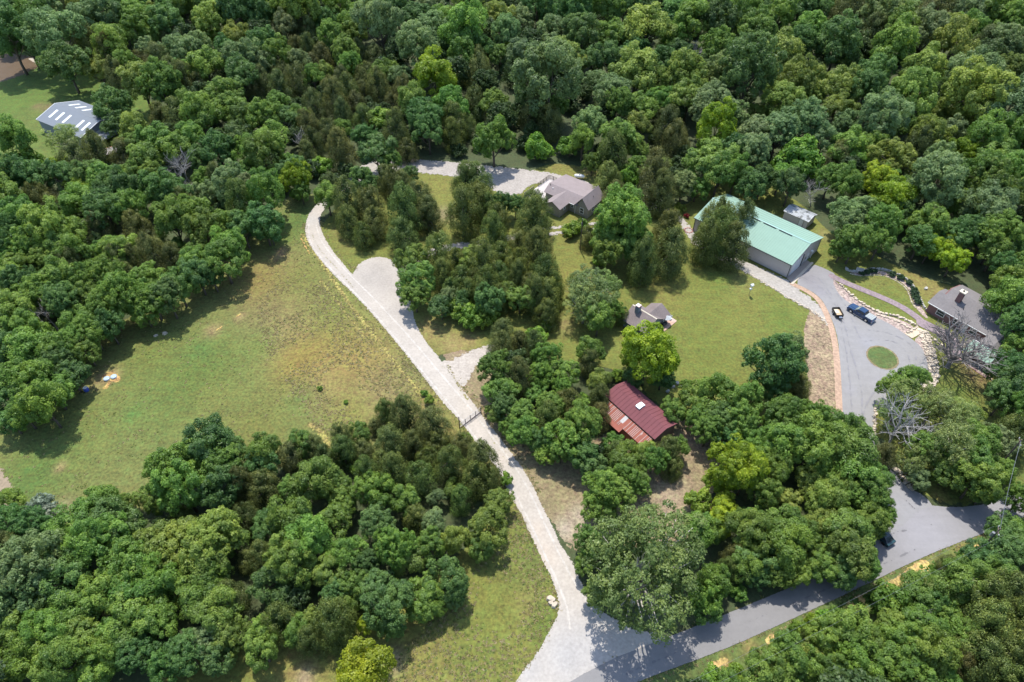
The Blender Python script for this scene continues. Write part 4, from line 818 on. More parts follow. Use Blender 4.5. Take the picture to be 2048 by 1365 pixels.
for i in range(4):
    reg('dead', None, branchy('branches', DEADBARK, levels=3, seed=20+i, r0=.05, L0=1.3, spread=.85, minr=.006, kids=(8, 5, 4)), 1.5, 2.4)

COL = {'a': (.116,.218,.052), 'b': (.175,.288,.046), 'k': (.27,.37,.02), 'g': (.205,.298,.102), 'y': (.23,.305,.055), 'c': (.135,.162,.044), 'C': (.135,.182,.040),
       'f': (.24,.32,.09), 's': (.19,.315,.038), 'F': (.215,.29,.075), 'd': (1, 1, 1), 'r': (.25,.015,.02), 'G': (.26,.31,.22)}
KIND = {'a': ('fine', 'lobed'), 'b': ('lobed', 'lobed', 'loose', 'fine'), 'k': ('lobed', 'loose'), 'g': ('fine', 'lobed'), 'y': ('lobed', 'loose', 'fine'), 'c': ('cedar',), 'C': ('cedar',), 'f': ('airy',), 's': ('bush',), 'F': ('giant',), 'd': ('dead',), 'r': ('bush',), 'G': ('bush',)}
WORD = {'a': ('dark emerald', 'tree'), 'b': ('mid green', 'tree'), 'k': ('yellow lime', 'tree'), 'g': ('grey green', 'tree'), 'y': ('light yellowish', 'tree'), 'c': ('brown olive', 'cedar'), 'C': ('dark green', 'cedar'),
        'f': ('thin feathery', 'tree'), 's': ('bright green', 'shrub'), 'F': ('giant pale airy', 'tree'), 'd': ('bare grey', 'dead tree'), 'r': ('red leaved', 'shrub'), 'G': ('silvery', 'bush')}
NAME = {'a': 'dark_leaved_tree', 'b': 'broadleaf_tree', 'k': 'lime_green_tree', 'g': 'pale_leaved_tree', 'y': 'pale_leaved_tree', 'c': 'cedar_tree', 'C': 'cedar_tree', 'f': 'feathery_tree', 's': 'shrub', 'F': 'feathery_tree', 'd': 'dead_tree', 'r': 'shrub', 'G': 'shrub'}
CAT = {'s': 'shrub', 'r': 'shrub', 'G': 'shrub'}

TREES = []
def T_(ox, oy, txt):
    for ent in txt.replace('\n', ' ').split(';'):
        ent = ent.strip()
        if not ent: continue
        k, r = ent.split(' '); x, y, q = (float(v) for v in r.split(','))
        TREES.append((k, ox+x/4, oy+y/4, q/4))
T_(0, 0, '''a 50,50,120;c 460,60,70;c 560,60,70;g 330,70,110;y 700,50,110;y 860,60,90;g 760,150,130;a 900,120,110;b 310,190,100;a 60,180,110;a 80,330,140;a 215,340,110;g 450,330,150;a 530,520,125;c 700,400,95;c 640,300,60;y 900,400,110;c 880,270,80;y 800,580,80;c 910,510,80;c 950,660,75;b 1090,270,90;c 1170,260,60;b 1020,560,80;g 1200,420,90;c 1160,530,80;c 1290,560,90;c 1400,640,90;c 1500,700,80;c 1600,690,80;a 1330,190,110;c 1370,340,60;g 1450,440,110;b 1650,540,120;y 1130,660,130;b 1290,700,130;b 1400,750,90;b 1780,750,140;b 1520,860,110;a 1800,400,90;g 1960,480,130;a 1930,620,130;y 1700,180,120;k 1650,310,65;y 1900,330,90;c 1830,380,60;a 1950,100,140;b 1560,90,110;a 1400,80,110;b 1080,140,110;b 1000,40,90;y 1240,140,90;
a 900,850,130;a 930,1010,90;f 520,1110,100;b 150,1150,110;s 230,1320,80;c 1290,960,80;c 1430,950,100;b 1620,960,120;b 1850,880,110;b 1980,950,110;y 1080,1040,90;b 1250,1130,120;b 1070,1170,100;c 800,1260,90;c 620,1270,110;c 1000,1260,90;b 1160,1290,110;b 1400,1200,110;b 1530,1120,110;a 1750,1220,130;a 1900,1130,120;b 2000,1250,110;a 1600,1290,90;d 1450,1290,110;c 1960,720,70;k 470,1310,60;b 1450,560,90;g 1600,420,90;b 1250,260,80;a 1100,40,90''')
T_(512, 0, '''a 30,160,110;b 160,100,120;y 380,110,130;c 330,260,70;c 440,300,60;g 230,240,90;a 60,380,100;a 560,180,90;d 570,130,70;b 660,60,100;b 790,150,120;b 800,270,90;g 1000,240,150;y 930,70,90;c 1030,110,50;a 1130,90,90;b 600,320,90;a 1300,140,120;g 1400,60,110;b 1700,110,140;g 1420,240,120;b 1680,270,150;b 1650,430,110;g 1290,430,140;c 960,470,80;c 830,460,70;b 720,450,100;c 530,460,80;c 430,420,60;c 330,400,60;g 350,520,90;b 180,460,110;g 60,540,90;c 200,600,80;c 60,710,80;c 450,530,70;b 760,560,80;b 460,640,80;k 790,600,50;c 880,620,80;b 1020,570,90;c 1150,430,50;k 1430,640,150;g 1150,620,80;c 980,730,85;c 1180,730,80;c 700,690,80;c 600,720,80;c 340,700,90;c 200,740,90;c 740,780,90;c 870,740,70;c 1090,820,60;b 180,830,90;b 60,950,120;a 230,950,90;b 330,930,90;c 470,880,90;c 640,860,90;c 800,850,80;c 700,960,80;C 860,980,80;s 1010,960,100;b 1250,860,110;a 1340,950,130;a 1380,1080,110;b 1550,850,130;C 1570,1000,120;C 1580,1120,80;c 1690,1020,70;c 1650,620,60;c 1790,620,100;C 1780,500,80;c 1750,830,80;b 1900,830,110;b 1900,1130,150;b 120,1130,130;b 60,1280,120;d 350,1130,90;c 430,1050,90;c 580,1060,90;b 700,1070,70;c 460,1180,80;c 680,1230,110;a 960,1200,140;a 870,1100,90;c 1130,1110,100;c 1210,1210,80;b 250,1310,70;s 330,1330,70;s 530,1330,80;c 420,1260,70;b 1080,1310,80;g 2000,300,110;b 1950,440,90;k 2030,430,60;y 1950,130,110;a 1480,400,100;a 1800,400,100;b 540,580,70;b 1500,150,100''')
T_(1024, 0, '''g 80,150,100;a 200,60,120;a 320,100,110;a 500,100,130;g 330,250,120;b 760,100,110;y 640,240,70;b 800,280,110;a 560,300,120;g 60,420,110;y 410,460,110;y 260,480,60;y 110,470,90;y 540,520,70;a 640,470,100;a 780,500,100;a 900,60,110;a 1050,60,100;g 960,130,60;y 1080,230,160;a 1200,500,90;b 1290,320,80;a 1350,120,130;b 1450,170,140;d 1460,400,60;a 1650,200,130;b 1640,400,120;b 1850,150,130;b 1950,230,130;g 290,670,240;y 990,580,150;y 1100,680,110;g 680,640,90;g 800,730,140;b 860,880,110;y 1380,640,150;y 1420,760,140;g 1640,640,120;a 1880,620,200;g 1600,880,170;g 1750,920,120;b 1030,860,120;b 1200,820,100;b 340,860,90;a 160,790,110;c 180,950,110;c 300,1010,100;g 620,1010,130;c 1240,1070,110;c 1300,1150,100;c 1190,960,70;y 1000,1040,90;b 860,1120,130;C 800,1250,120;b 560,1160,100;s 220,1190,110;s 460,1190,90;b 1000,1200,90;b 640,1310,70;k 1620,1080,150;b 1580,1270,170;a 1780,1240,120;g 1950,1080,140;g 1900,1280,120;y 1980,900,80;b 1000,1330,80;y 1200,1330,80;a 420,330,80;a 1000,400,110;a 1330,430,100;a 1500,520,90;a 950,250,80''')
T_(1536, 0, '''b 60,180,110;g 80,60,100;a 250,60,110;a 380,60,100;c 560,120,80;c 700,130,120;c 620,220,80;b 330,230,110;a 560,340,150;a 260,380,110;y 90,440,140;g 920,150,140;c 1040,60,70;g 1130,120,80;c 1180,170,60;c 1350,100,130;g 1600,120,110;b 1900,80,130;g 1260,270,140;y 1040,260,120;c 820,330,90;b 980,440,130;y 1440,250,110;y 1450,420,140;b 1600,260,90;c 1720,390,90;g 1880,340,110;b 1960,200,110;y 1960,560,90;g 1650,640,150;y 1220,600,120;a 820,620,110;y 600,700,140;a 400,640,70;y 230,680,130;y 340,760,100;b 60,700,80;y 120,840,140;a 760,780,120;y 1130,810,160;b 1000,860,90;y 1620,840,170;y 1560,960,100;g 1930,850,180;b 1780,800,80;y 560,880,100;g 280,980,150;g 80,1060,140;g 640,980,100;g 900,1000,150;b 1060,1040,90;y 1400,930,80;y 1310,1080,120;g 1450,1100,100;b 1930,1110,120;b 1700,1180,120;c 1180,1210,90;y 1010,1270,140;g 1370,1310,120;k 1540,1260,90;b 1850,1280,130;b 640,1170,120;b 840,1170,110;s 250,1280,150;g 430,1160,90;c 560,1280,90;b 700,1300,80;b 1720,60,90;a 640,480,90;a 1350,640,80''')
T_(0, 341, '''a 90,90,110;b 40,230,110;a 250,90,110;c 330,180,90;c 330,260,80;c 420,290,70;k 630,150,90;b 640,250,130;a 480,60,110;a 740,80,90;b 870,110,110;y 1060,70,80;b 1240,60,80;a 960,180,120;a 1100,180,110;a 1290,160,130;d 1440,50,90;a 1420,200,110;c 1740,100,70;g 1660,200,90;g 1860,160,130;g 1990,200,110;a 850,330,140;b 1050,340,120;c 1480,290,90;b 1560,360,120;c 1650,270,60;C 1950,350,120;b 1400,440,130;b 1640,480,130;b 1850,450,120;c 820,500,90;c 1100,490,100;a 60,400,100;b 200,430,130;b 400,530,150;b 560,520,110;a 80,570,120;b 250,620,120;b 560,690,110;b 840,620,90;b 960,620,120;c 960,720,90;c 1090,730,80;c 1240,710,100;c 1400,730,90;C 1310,580,50;b 1580,640,90;b 1430,620,60;c 600,800,90;b 390,740,100;b 800,790,80;b 60,700,90;b 150,800,100;b 60,880,110;a 170,930,110;b 300,980,130;c 330,850,60;b 480,890,120;b 680,900,100;b 880,880,110;b 1180,860,110;c 1000,850,80;b 1000,1010,150;b 1200,1010,150;b 1420,930,130;a 1350,1040,120;b 1560,760,110;a 1590,860,110;b 1790,730,140;b 1860,660,110;a 1700,860,90;b 700,1050,110;b 880,1140,120;b 1150,1130,100;a 540,1100,120;d 370,1130,110;b 130,1150,130;b 60,1280,120;b 240,1320,110;b 620,1230,110;b 740,1300,110;a 880,1270,100;a 1950,480,110;b 1640,60,80;a 1900,40,100;b 1750,400,80;b 470,960,80''')
T_(512, 341, '''b 90,230,140;a 60,420,140;a 120,510,70;a 40,60,80;k 330,90,100;a 300,40,100;b 360,180,70;s 330,200,50;b 570,230,100;c 610,130,70;a 850,90,110;c 740,290,110;C 740,420,100;c 920,300,110;c 950,440,100;C 860,540,80;c 1110,130,90;c 1040,80,80;c 1180,150,90;a 1230,40,70;c 1310,260,110;C 1190,360,140;C 1170,510,120;c 1370,370,110;C 1750,110,150;C 1680,160,120;C 1780,250,130;C 1660,390,140;C 1850,330,90;C 1930,420,100;C 1900,560,110;a 1990,280,80;b 1260,760,120;b 1290,880,140;b 1270,1000,120;C 1470,700,130;C 1500,870,110;b 1700,740,110;C 1650,900,110;C 1820,800,130;C 1850,960,120;C 1960,700,110;a 1480,1080,100;g 1550,1040,80;s 1620,1110,110;s 1740,1180,110;s 1850,1190,90;b 2010,960,90;a 1870,1080,110;c 1980,1310,100;C 1750,650,60;C 1600,800,100;C 1760,900,100;C 1560,980,90;C 1940,860,110;C 1700,1000,90;a 1650,1050,80;C 1950,1060,90''')
T_(1024, 341, '''a 30,300,70;C 180,380,150;C 170,500,130;C 60,640,110;C 200,700,130;C 120,560,90;C 150,930,110;C 50,900,100;C 330,960,90;C 180,1040,110;C 60,790,120;b 60,1020,110;C 260,880,120;C 280,1020,130;C 280,1150,110;s 270,1240,50;s 200,1330,90;s 470,470,75;s 560,450,50;c 620,530,80;b 870,430,200;b 960,560,160;b 800,520,150;b 760,700,110;s 700,720,60;C 1050,640,110;C 1040,800,120;c 1240,560,120;c 1260,690,140;c 820,225,90;C 760,80,110;c 1130,130,140;c 1190,250,110;s 950,60,70;g 1370,110,110;b 1480,130,90;a 1900,140,110;b 1650,60,120;b 1780,50,110;a 2000,90,100;C 1650,400,140;C 1840,400,120;C 1550,620,120;C 1760,640,130;C 1640,560,140;f 640,940,190;f 580,1060,150;f 520,900,90;f 760,920,110;b 690,1200,120;b 800,1130,90;C 880,1170,60;s 950,1300,50;s 1345,300,45;r 1397,365,20;f 640,1150,120''')
T_(1536, 341, '''b 100,60,100;a 170,150,100;b 500,70,110;d 380,170,80;b 600,140,110;k 880,100,120;b 950,60,100;b 1100,160,110;k 990,220,130;g 1330,120,180;b 1680,100,140;b 1750,160,140;y 1900,250,110;b 1960,60,120;g 1750,330,150;b 1560,330,100;b 1300,420,130;a 1050,330,100;y 1010,410,60;a 1220,560,110;g 640,360,120;g 760,350,110;b 900,460,130;g 640,460,110;b 880,600,90;b 690,590,120;b 590,630,80;k 1290,640,75;k 1440,610,85;k 1480,730,90;b 1850,530,150;b 1830,650,110;y 1700,600,70;a 1620,520,110;a 1500,520,110;b 1950,930,120;b 2010,800,100;b 1960,1080,140;a 2000,1260,130;b 1900,1000,90;a 1880,810,90;a 2000,680,110;a 1400,520,90''')
T_(0, 682, '''b 250,80,140;a 80,130,110;b 500,80,110;a 430,200,110;b 690,80,100;b 640,20,90;a 560,280,110;b 200,330,150;b 420,400,130;b 380,550,130;b 200,590,100;a 60,460,110;a 80,630,100;a 520,180,90;a 1680,850,190;a 1560,930,130;b 1420,1050,190;b 1770,1000,160;a 1780,1180,150;b 1480,1210,170;b 1300,1250,110;b 1180,1240,80;b 1000,1290,60;b 820,1310,120;G 330,1330,75;b 60,1300,90;c 1960,1180,110;s 2000,1060,70;a 1860,890,110''')
T_(512, 682, '''C 1040,600,90;c 1200,620,130;c 1420,700,140;b 820,740,90;c 1080,830,140;c 950,690,60;c 690,800,100;C 700,900,110;c 850,880,90;C 1250,840,110;b 370,840,110;b 80,920,110;c 300,930,110;c 470,880,100;b 480,1120,160;b 300,1200,100;b 640,1140,130;c 60,1180,120;a 60,1020,110;s 830,1010,70;C 1010,980,110;C 1120,1090,130;C 1300,1100,130;b 960,1200,140;C 1560,1020,130;c 1640,820,90;c 1800,980,140;C 1760,1120,130;C 1870,1130,100;g 1450,1260,70;C 1640,1280,100;y 1950,1270,110;b 1580,1200,70;b 1200,1300,110;b 700,1300,110;C 1380,950,100;s 1680,790,50;s 2000,1120,50;s 1345,420,28;s 1385,480,38;s 510,380,20;s 720,490,18;b 1920,240,140;b 1960,390,130;a 1990,530,110;b 1920,560,80;b 2010,700,70;c 1960,60,100;C 1440,830,110;C 900,1100,100;c 560,960,90''')
T_(1024, 682, '''c 60,30,90;c 170,60,90;b 290,130,110;b 620,90,110;c 620,200,90;b 230,290,110;b 430,260,110;c 60,320,110;c 450,520,120;b 310,530,110;C 290,650,120;b 80,600,120;b 90,740,120;y 690,350,85;c 700,490,90;b 770,290,45;s 850,280,50;k 1080,150,200;k 980,120,110;k 1210,190,110;C 1180,60,80;a 1200,290,100;a 960,310,80;c 700,610,100;b 560,690,150;b 420,800,150;a 560,900,130;b 390,900,90;b 260,900,90;a 220,820,90;a 640,1000,110;C 840,890,90;b 800,820,80;y 1050,930,100;b 900,960,120;C 1240,900,110;C 1280,1010,90;b 1130,970,100;b 1330,870,75;b 1020,1150,90;b 880,1100,120;b 1000,1080,80;b 720,1200,150;b 850,1250,130;b 690,1330,120;b 1290,560,100;b 1480,440,130;b 1400,370,60;b 1650,450,160;b 1860,500,130;a 1650,640,130;b 1560,740,110;b 1500,620,110;b 1800,640,140;b 1950,800,110;a 1720,790,110;k 1750,1000,170;k 1860,1100,150;k 1650,1120,100;k 1700,1310,90;k 1860,940,110;s 1480,1300,90;b 1980,960,110;b 2000,1230,120;s 560,480,60;b 190,420,90;b 400,400,80''')
T_(1536, 682, '''a 30,190,210;g 150,90,130;C 180,250,110;a 60,430,110;c 240,380,90;b 130,620,150;b 320,600,110;b 420,680,150;b 560,760,150;b 330,860,180;b 620,900,170;b 130,860,150;b 700,1050,160;b 850,1110,110;b 420,1040,130;y 330,1120,110;y 430,1290,120;b 600,1180,110;b 800,1260,130;b 60,1020,120;y 150,1270,100;b 640,1290,110;b 1130,360,110;b 1000,400,90;f 1080,470,130;f 1000,580,110;f 1340,520,140;f 1500,640,130;y 1600,600,80;d 1090,640,190;d 1290,720,150;b 1250,870,120;f 1450,880,150;b 1650,830,120;b 1600,950,140;g 1850,800,110;C 1960,760,110;b 1750,1000,110;b 1650,1130,130;g 1200,1080,80;b 1450,1040,110;b 1860,1060,80;k 1900,1080,55;b 1720,1230,80;b 2000,1290,90;a 2000,400,140;a 1880,470,110;a 1950,230,130;a 1850,290,70;b 2040,60,110;b 1960,540,110;f 1230,560,110;d 1450,930,90;f 1180,950,110;c 920,940,90''')
T_(0, 1023, '''a 80,100,110;G 370,50,80;b 600,130,170;a 900,120,170;b 820,280,160;a 1090,240,110;c 60,320,100;c 200,260,60;g 260,480,200;g 130,680,190;b 320,700,130;a 560,530,150;b 570,300,110;y 1340,280,180;y 1720,230,190;y 1650,410,150;y 1860,250,110;b 1050,450,180;b 880,640,150;b 1120,600,160;b 1330,590,130;b 580,800,150;b 1100,820,180;y 1220,820,120;b 1260,900,130;b 950,960,130;b 950,1080,120;b 160,1020,170;b 420,1010,150;b 650,1050,150;b 280,1200,150;b 560,1240,150;b 760,1280,120;a 1100,1130,130;a 1500,1130,140;g 1630,1050,120;b 1600,680,150;b 1750,830,150;c 1850,720,120;b 1850,1000,130;a 1750,1180,110;b 1700,560,130;a 1330,1260,100;c 1990,80,100;C 1450,60,90;c 2000,380,90;a 250,120,110;b 60,1300,120;b 400,350,110''')
T_(512, 1023, '''a 110,130,110;b 300,80,150;b 420,250,170;b 580,100,150;b 280,420,170;a 980,130,130;b 560,480,120;C 1280,60,110;g 1430,110,100;b 1120,320,150;y 1230,400,110;y 1600,240,110;y 1850,120,160;b 1800,270,110;b 1400,280,110;a 130,560,150;a 200,700,100;c 60,380,110;b 740,330,130;b 800,600,110;b 770,730,80;a 980,620,150;a 1070,800,170;a 1070,930,110;k 1130,620,60;b 1350,670,150;a 1530,550,150;a 1580,670,100;b 1430,760,90;C 200,900,130;C 640,900,150;y 480,900,110;C 450,1040,110;b 350,980,100;k 880,910,65;C 700,1030,100;b 60,1120,120;k 880,1310,195;b 60,960,110;a 640,640,110;a 900,440,100''')
T_(1024, 1023, '''F 1040,470,420;b 620,260,120;b 580,430,80;b 690,640,110;b 1500,150,130;b 1600,180,90;b 1550,690,120;b 1600,580,110;C 1700,500,90;c 1780,380,90;b 1560,790,100;k 1700,60,120;b 1900,200,150;a 1950,330,150;b 1850,450,110;a 1980,500,100;s 1810,660,60;b 1930,60,100;s 1780,1310,80;b 1990,1290,120;b 1750,1380,90;s 1600,1340,80''')
T_(1536, 1023, '''b 140,130,150;b 130,320,150;b 240,500,100;b 100,520,100;b 300,200,110;y 430,120,110;b 620,150,170;b 640,330,160;b 750,400,110;b 450,420,120;a 560,470,110;b 800,100,110;b 910,80,80;C 350,340,80;s 450,860,55;k 340,880,45;s 250,960,60;C 290,1010,55;s 560,900,60;c 630,830,50;s 1010,760,140;b 1190,640,110;b 1520,590,140;a 1700,430,120;a 1900,310,140;b 1800,520,120;a 1850,180,90;b 1980,180,110;c 1430,430,60;b 620,960,140;b 450,1010,120;b 1000,920,110;b 1300,900,130;C 1650,750,150;C 1850,700,150;C 1700,950,150;C 1950,900,130;b 1550,1010,110;b 1050,1080,150;b 820,1050,130;b 1280,1150,140;b 700,1200,140;b 200,1200,150;y 400,1180,110;b 450,1300,120;b 60,1300,130;b 900,1250,150;b 1120,1300,130;b 1380,1290,120;C 1650,1180,150;C 1900,1150,140;C 1800,1320,140;c 1500,1250,90;d 1200,840,80;d 1560,1030,60;C 1990,1300,120;b 1450,740,110;b 1430,880,90;a 1330,760,90''')

def crown_pos(x, y, rpx, zcr, zmax=16):
    zc = 7.0
    for _ in range(5):
        p = at(x, y, zc); d = (p-Vector((0, 0, CAM_H))).length; r = rpx*d/FPX; zc = min(zcr*r, zmax)
    return Vector((p.x, p.y, 0)), r
placed = []; FORM = {}
def plant(k, pos, r, zs=1.0, kind=None):
    kd = kind or random.choice(KIND[k]); cr, tr, zc, top = random.choice(PROTO[kd])
    e = bpy.data.objects.new(NAME[k], None); C.objects.link(e); e.location = pos; e.rotation_euler = (0, 0, random.uniform(0, 6.28)); e.empty_display_size = .3
    e.scale = (r*random.uniform(.94, 1.06), r*random.uniform(.94, 1.06), r*zs)
    base = np.array(COL[k]); j = 1+rng.normal(0, .11); h = rng.normal(0, .05, 3); col = np.clip(base*j*(1+h*np.array([1.4, .5, 1.0])), .004, 1)
    if cr is not None:
        o = bpy.data.objects.new('crown', cr); C.objects.link(o); o.parent = e; o.color = (*col, 1)
    o = bpy.data.objects.new('trunk' if cr is not None else 'branches', tr); C.objects.link(o); o.parent = e
    FORM[e.name] = kd; return e
for k, x, y, rpx in TREES:
    zcr = PROTO[KIND[k][0]][0][2]
    pos, r = crown_pos(x, y, rpx, zcr)
    r *= {'c': 1.15, 'C': 1.14, 'd': 1.0}.get(k, 1.06)
    e = plant(k, pos, r, random.uniform(.84, 1.2)); placed.append((e, k, x, y, pos.x, pos.y, r))
# the big bare tree by the brick house
e = empty('bare_tree', tuple(at(1894, 735)), 0.4, 'large leafless grey tree spreading its branches in front of the brick house', 'bare tree')
bt = branchy('branches', GREYBARK, levels=4, seed=5, r0=.5, L0=3.0, spread=.85, kids=(10, 6, 4, 3), up=.5, minr=.014, first=2.7, wob=.09); o = bpy.data.objects.new('branches', bt); C.objects.link(o); o.parent = e
# understorey: many low crowns under and behind the counted trees, reads as one mass of woodland
def in_poly(p, poly): return sd_poly(np.array([p]), poly)[0] > 0
clear = [smooth_poly(W(q), 1) for q in (meadow, [(860,680),(1000,675),(970,760),(930,810)], drive, asph, [(640,440),(720,500),(810,505),(850,560),(870,700),(760,640),(700,560)], [(0,880),(600,900),(0,1030)],
    [(-300,60),(30,80),(110,90),(190,130),(280,180),(300,260),(240,310),(150,320),(110,360),(60,360),(-60,370),(-300,380)],
    [(640,455),(690,375),(760,345),(830,330),(1000,345),(1060,345),(1100,325),(1190,335),(1240,360),(1290,400),(1370,420),(1400,370),(1450,330),(1600,400),(1670,460),(1740,490),(1820,540),(1940,560),(2060,620),(2080,760),(2060,900),(1900,920),(1840,960),(1790,930),(1760,860),(1690,850),(1640,850),(1560,830),(1430,760),(1330,780),(1250,740),(1120,720),(960,700),(880,700),(840,560),(740,530),(700,520)],
    [(985,690),(1000,840),(1120,960),(1240,960),(1330,850),(1420,830),(1450,900),(1430,960),(1420,1060),(1330,1090),(1200,1100),(1160,1110),(1110,1060),(1040,960),(980,870),(925,790)],
    [(1000,960),(1040,1000),(1075,1080),(1105,1160),(1125,1210),(1115,1280),(1080,1330),(1040,1420),(250,1460),(330,1320),(600,1290),(820,1230),(930,1140),(960,1060)], road,
    [(1120,1400),(1330,1300),(1500,1240),(1830,1080),(2060,980),(2100,1040),(1990,1075),(1830,1140),(1540,1290),(1400,1350),(1250,1440)], [(2060,980),(2060,940),(2420,780),(2500,850),(2150,1010)],
    [(1180,740),(1380,760),(1390,900),(1200,860)])]
sx = []
# second rank of trees beyond the frame edges so that the wood goes on
pts = []
for gy in np.arange(22, 420, 7.0):
    half = gy*.0+ (100*1.0607/1.0607+gy)*.58+40
    for gx in np.arange(-half, half, 7.0):
        x = gx+rng.uniform(-3, 3); y = gy+rng.uniform(-3, 3); pts.append((x, y))
PX = np.array([(t[4], t[5]) for t in placed]); PR = np.array([t[6] for t in placed])
P_ = np.array(pts); sdm = np.full(len(P_), -1e9)
for q in clear: sdm = np.maximum(sdm, sd_poly(P_, q))
P_ = P_[sdm < -2.2]; low = []; tall = []
def to_px(p, z):
    dy, dz = p[1], z-CAM_H; t = PITCH; dep = dy*math.cos(t)-dz*math.sin(t); up = dy*math.sin(t)+dz*math.cos(t)
    return 1024+FPX*p[0]/dep, 682.5-FPX*up/dep
for p in P_:
    d = np.hypot(PX[:, 0]-p[0], PX[:, 1]-p[1]); inside = (d < PR*.62+.8).any()
    x, y = to_px(p, 6); out = not (-20 < x < 2068 and -25 < y < 1390)
    if out: 
        if -240 < x < 2320 and -60 < y < 1500: tall.append(p)
    elif not inside:
        (tall if (d > PR+3.0).all() and y < 240 else low).append(p)
def merged(name, pl, rlo, rhi, label, zf, pc):
    Vs = []; Cs = []; srcs = [PROTO[k][i % len(PROTO[k])][0] for k in ('bush', 'fine', 'cedar') for i in range(2)]
    dat = []
    for s in srcs:
        n = len(s.vertices); co = np.empty(n*3, np.float32); s.vertices.foreach_get('co', co); co = co.reshape(-1, 4, 3)
        tn = np.empty(len(co), np.float32); s.attributes['tone'].data.foreach_get('value', tn); dat.append((co, tn))
    for p in pl:
        i = rng.choice(len(dat), p=pc); co, tn = dat[i]; r = rng.uniform(rlo, rhi); m_ = rng.random(len(co)) < (.3 if i > 1 else .75)
        a = rng.uniform(0, 6.28); c, s = math.cos(a), math.sin(a); q = co[m_]
        mid = q.mean(1, keepdims=True); q = mid+(q-mid)*(1.7 if i > 1 else 1.1); q = q@np.array([[c, s, 0], [-s, c, 0], [0, 0, 1]])
        Vs.append((q*np.array([r, r, r*zf])+np.array([p[0], p[1], 0])).reshape(-1, 3)); Cs.append(tn[m_]*(1+rng.normal(0, .12)))
    V = np.concatenate(Vs); me = mesh_np(name, V, np.arange(len(V)).reshape(-1, 4)); A = me.attributes.new('tone', 'FLOAT', 'FACE'); A.data.foreach_set('value', np.concatenate(Cs).astype(np.float32))
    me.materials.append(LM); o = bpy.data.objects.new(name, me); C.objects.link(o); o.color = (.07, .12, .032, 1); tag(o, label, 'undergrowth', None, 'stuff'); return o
if low: merged('undergrowth', low, 1.8, 3.0, 'low green undergrowth filling the gaps between the trees', 1.0, [.3, .3, .15, .15, .05, .05])
for i, (s0, s1) in enumerate(((0, 1),)):
    if tall: merged('background_trees', tall, 3.4, 5.0, 'background woodland crowns between and beyond the single trees', 1.0, [.05, .05, .38, .37, .08, .07])
print('listed', len(placed), 'low', len(low), 'tall', len(tall), {k: sum(1 for t in placed if NAME[t[1]] == k) for k in set(NAME.values())})

def tufts(name, pts, lo, hi, colr, label, per=12, flat=.22):
    c = []; nn = []; tn = []
    for x, y in pts:
        s = rng.uniform(lo, hi); q = rng.normal(0, 1, (per, 3)); q[:, 2] = np.abs(q[:, 2])*flat; c.append(np.array([x, y, .03])+q*s*.5); nn.append(np.tile([0, 0, .6], (per, 1))+q*.3); tn.append(np.full(per, rng.uniform(.7, 1.25)))
    V, T = leaves(np.concatenate(c), np.concatenate(nn), (lo+hi)*.26, np.concatenate(tn), jit=.3)
    me = mesh_np(name, V, np.arange(len(V)).reshape(-1, 4)); A = me.attributes.new('tone', 'FLOAT', 'FACE'); A.data.foreach_set('value', T.astype(np.float32))
    me.materials.append(LM); o = bpy.data.objects.new(name, me); C.objects.link(o); o.color = (*colr, 1); tag(o, label, 'grass', None, 'stuff')
def scatter(poly, n, clump=0):
    p = smooth_poly(W(poly), 1); lo = p.min(0); hi = p.max(0); q = rng.uniform(lo, hi, (n*4, 2))
    if clump:
        f = np.sin(q[:, 0]*.31+np.sin(q[:, 1]*.23)*2)+np.sin(q[:, 1]*.27+np.sin(q[:, 0]*.19)*2.3); q = q[f > rng.uniform(-1.2, clump, len(q))]
    q = q[sd_poly(q, p) > .4]; return q[:n]
def beside(line, n, sd_): 
    l = smooth_line(W(line)); i = rng.integers(0, len(l)-1, n); t = rng.random((n, 1)); return l[i]*(1-t)+l[i+1]*t+rng.normal(0, sd_, (n, 2))
right_field = [(540,560),(640,540),(700,600),(800,690),(900,800),(860,850),(700,900),(640,880),(560,760),(500,660)]
lower_strip = [(1040,1010),(1075,1090),(1110,1200),(1080,1310),(1020,1400),(700,1400),(860,1240),(960,1120),(1000,1040)]
edges = np.concatenate([beside([(609,450),(608,468),(618,496),(643,529),(673,561),(720,606),(758,649),(787,684),(822,727),(860,777),(910,837),(958,900),(1005,960),(1015,993),(1039,1026),(1052,1059),(1072,1099),(1105,1166),(1115,1215),(1092,1276),(1050,1340)], 900, .35),
    beside([(1078,985),(1057,945),(1031,908),(1006,874),(976,838),(956,808),(918,763),(895,735)], 350, .4), beside([(712,540),(693,529),(668,499),(650,469),(642,445)], 200, .35), beside([(1206,1330),(1330,1280),(1510,1204),(1700,1125)], 200, .3), beside([(1269,1370),(1440,1305),(1536,1263),(1719,1178),(1836,1121),(1906,1092),(1990,1062)], 500, .35)])
tufts('meadow_weeds', np.concatenate([scatter(meadow, 800, .6), scatter(right_field, 300, .8), scatter(lower_strip, 600, .8), edges[::8]]), .12, .27, (.17,.225,.05), 'low green weeds dotted through the meadow and along the drive')
tufts('dry_grass', np.concatenate([scatter(right_field, 2200, .5), scatter(lower_strip, 900, .5), scatter(meadow, 700, .3), edges[1::3]]), .14, .32, (.33,.28,.13), 'pale dry grass tufts in the tan part of the meadow')
tufts('scrub_plants', scatter([(1470,1300),(1560,1262),(1720,1190),(1850,1128),(1980,1075),(2000,1095),(1860,1150),(1720,1225),(1560,1300)], 700, .6), .35, .8, (.13,.235,.04), 'bright green scrub growing on the bank beside the road', per=26)
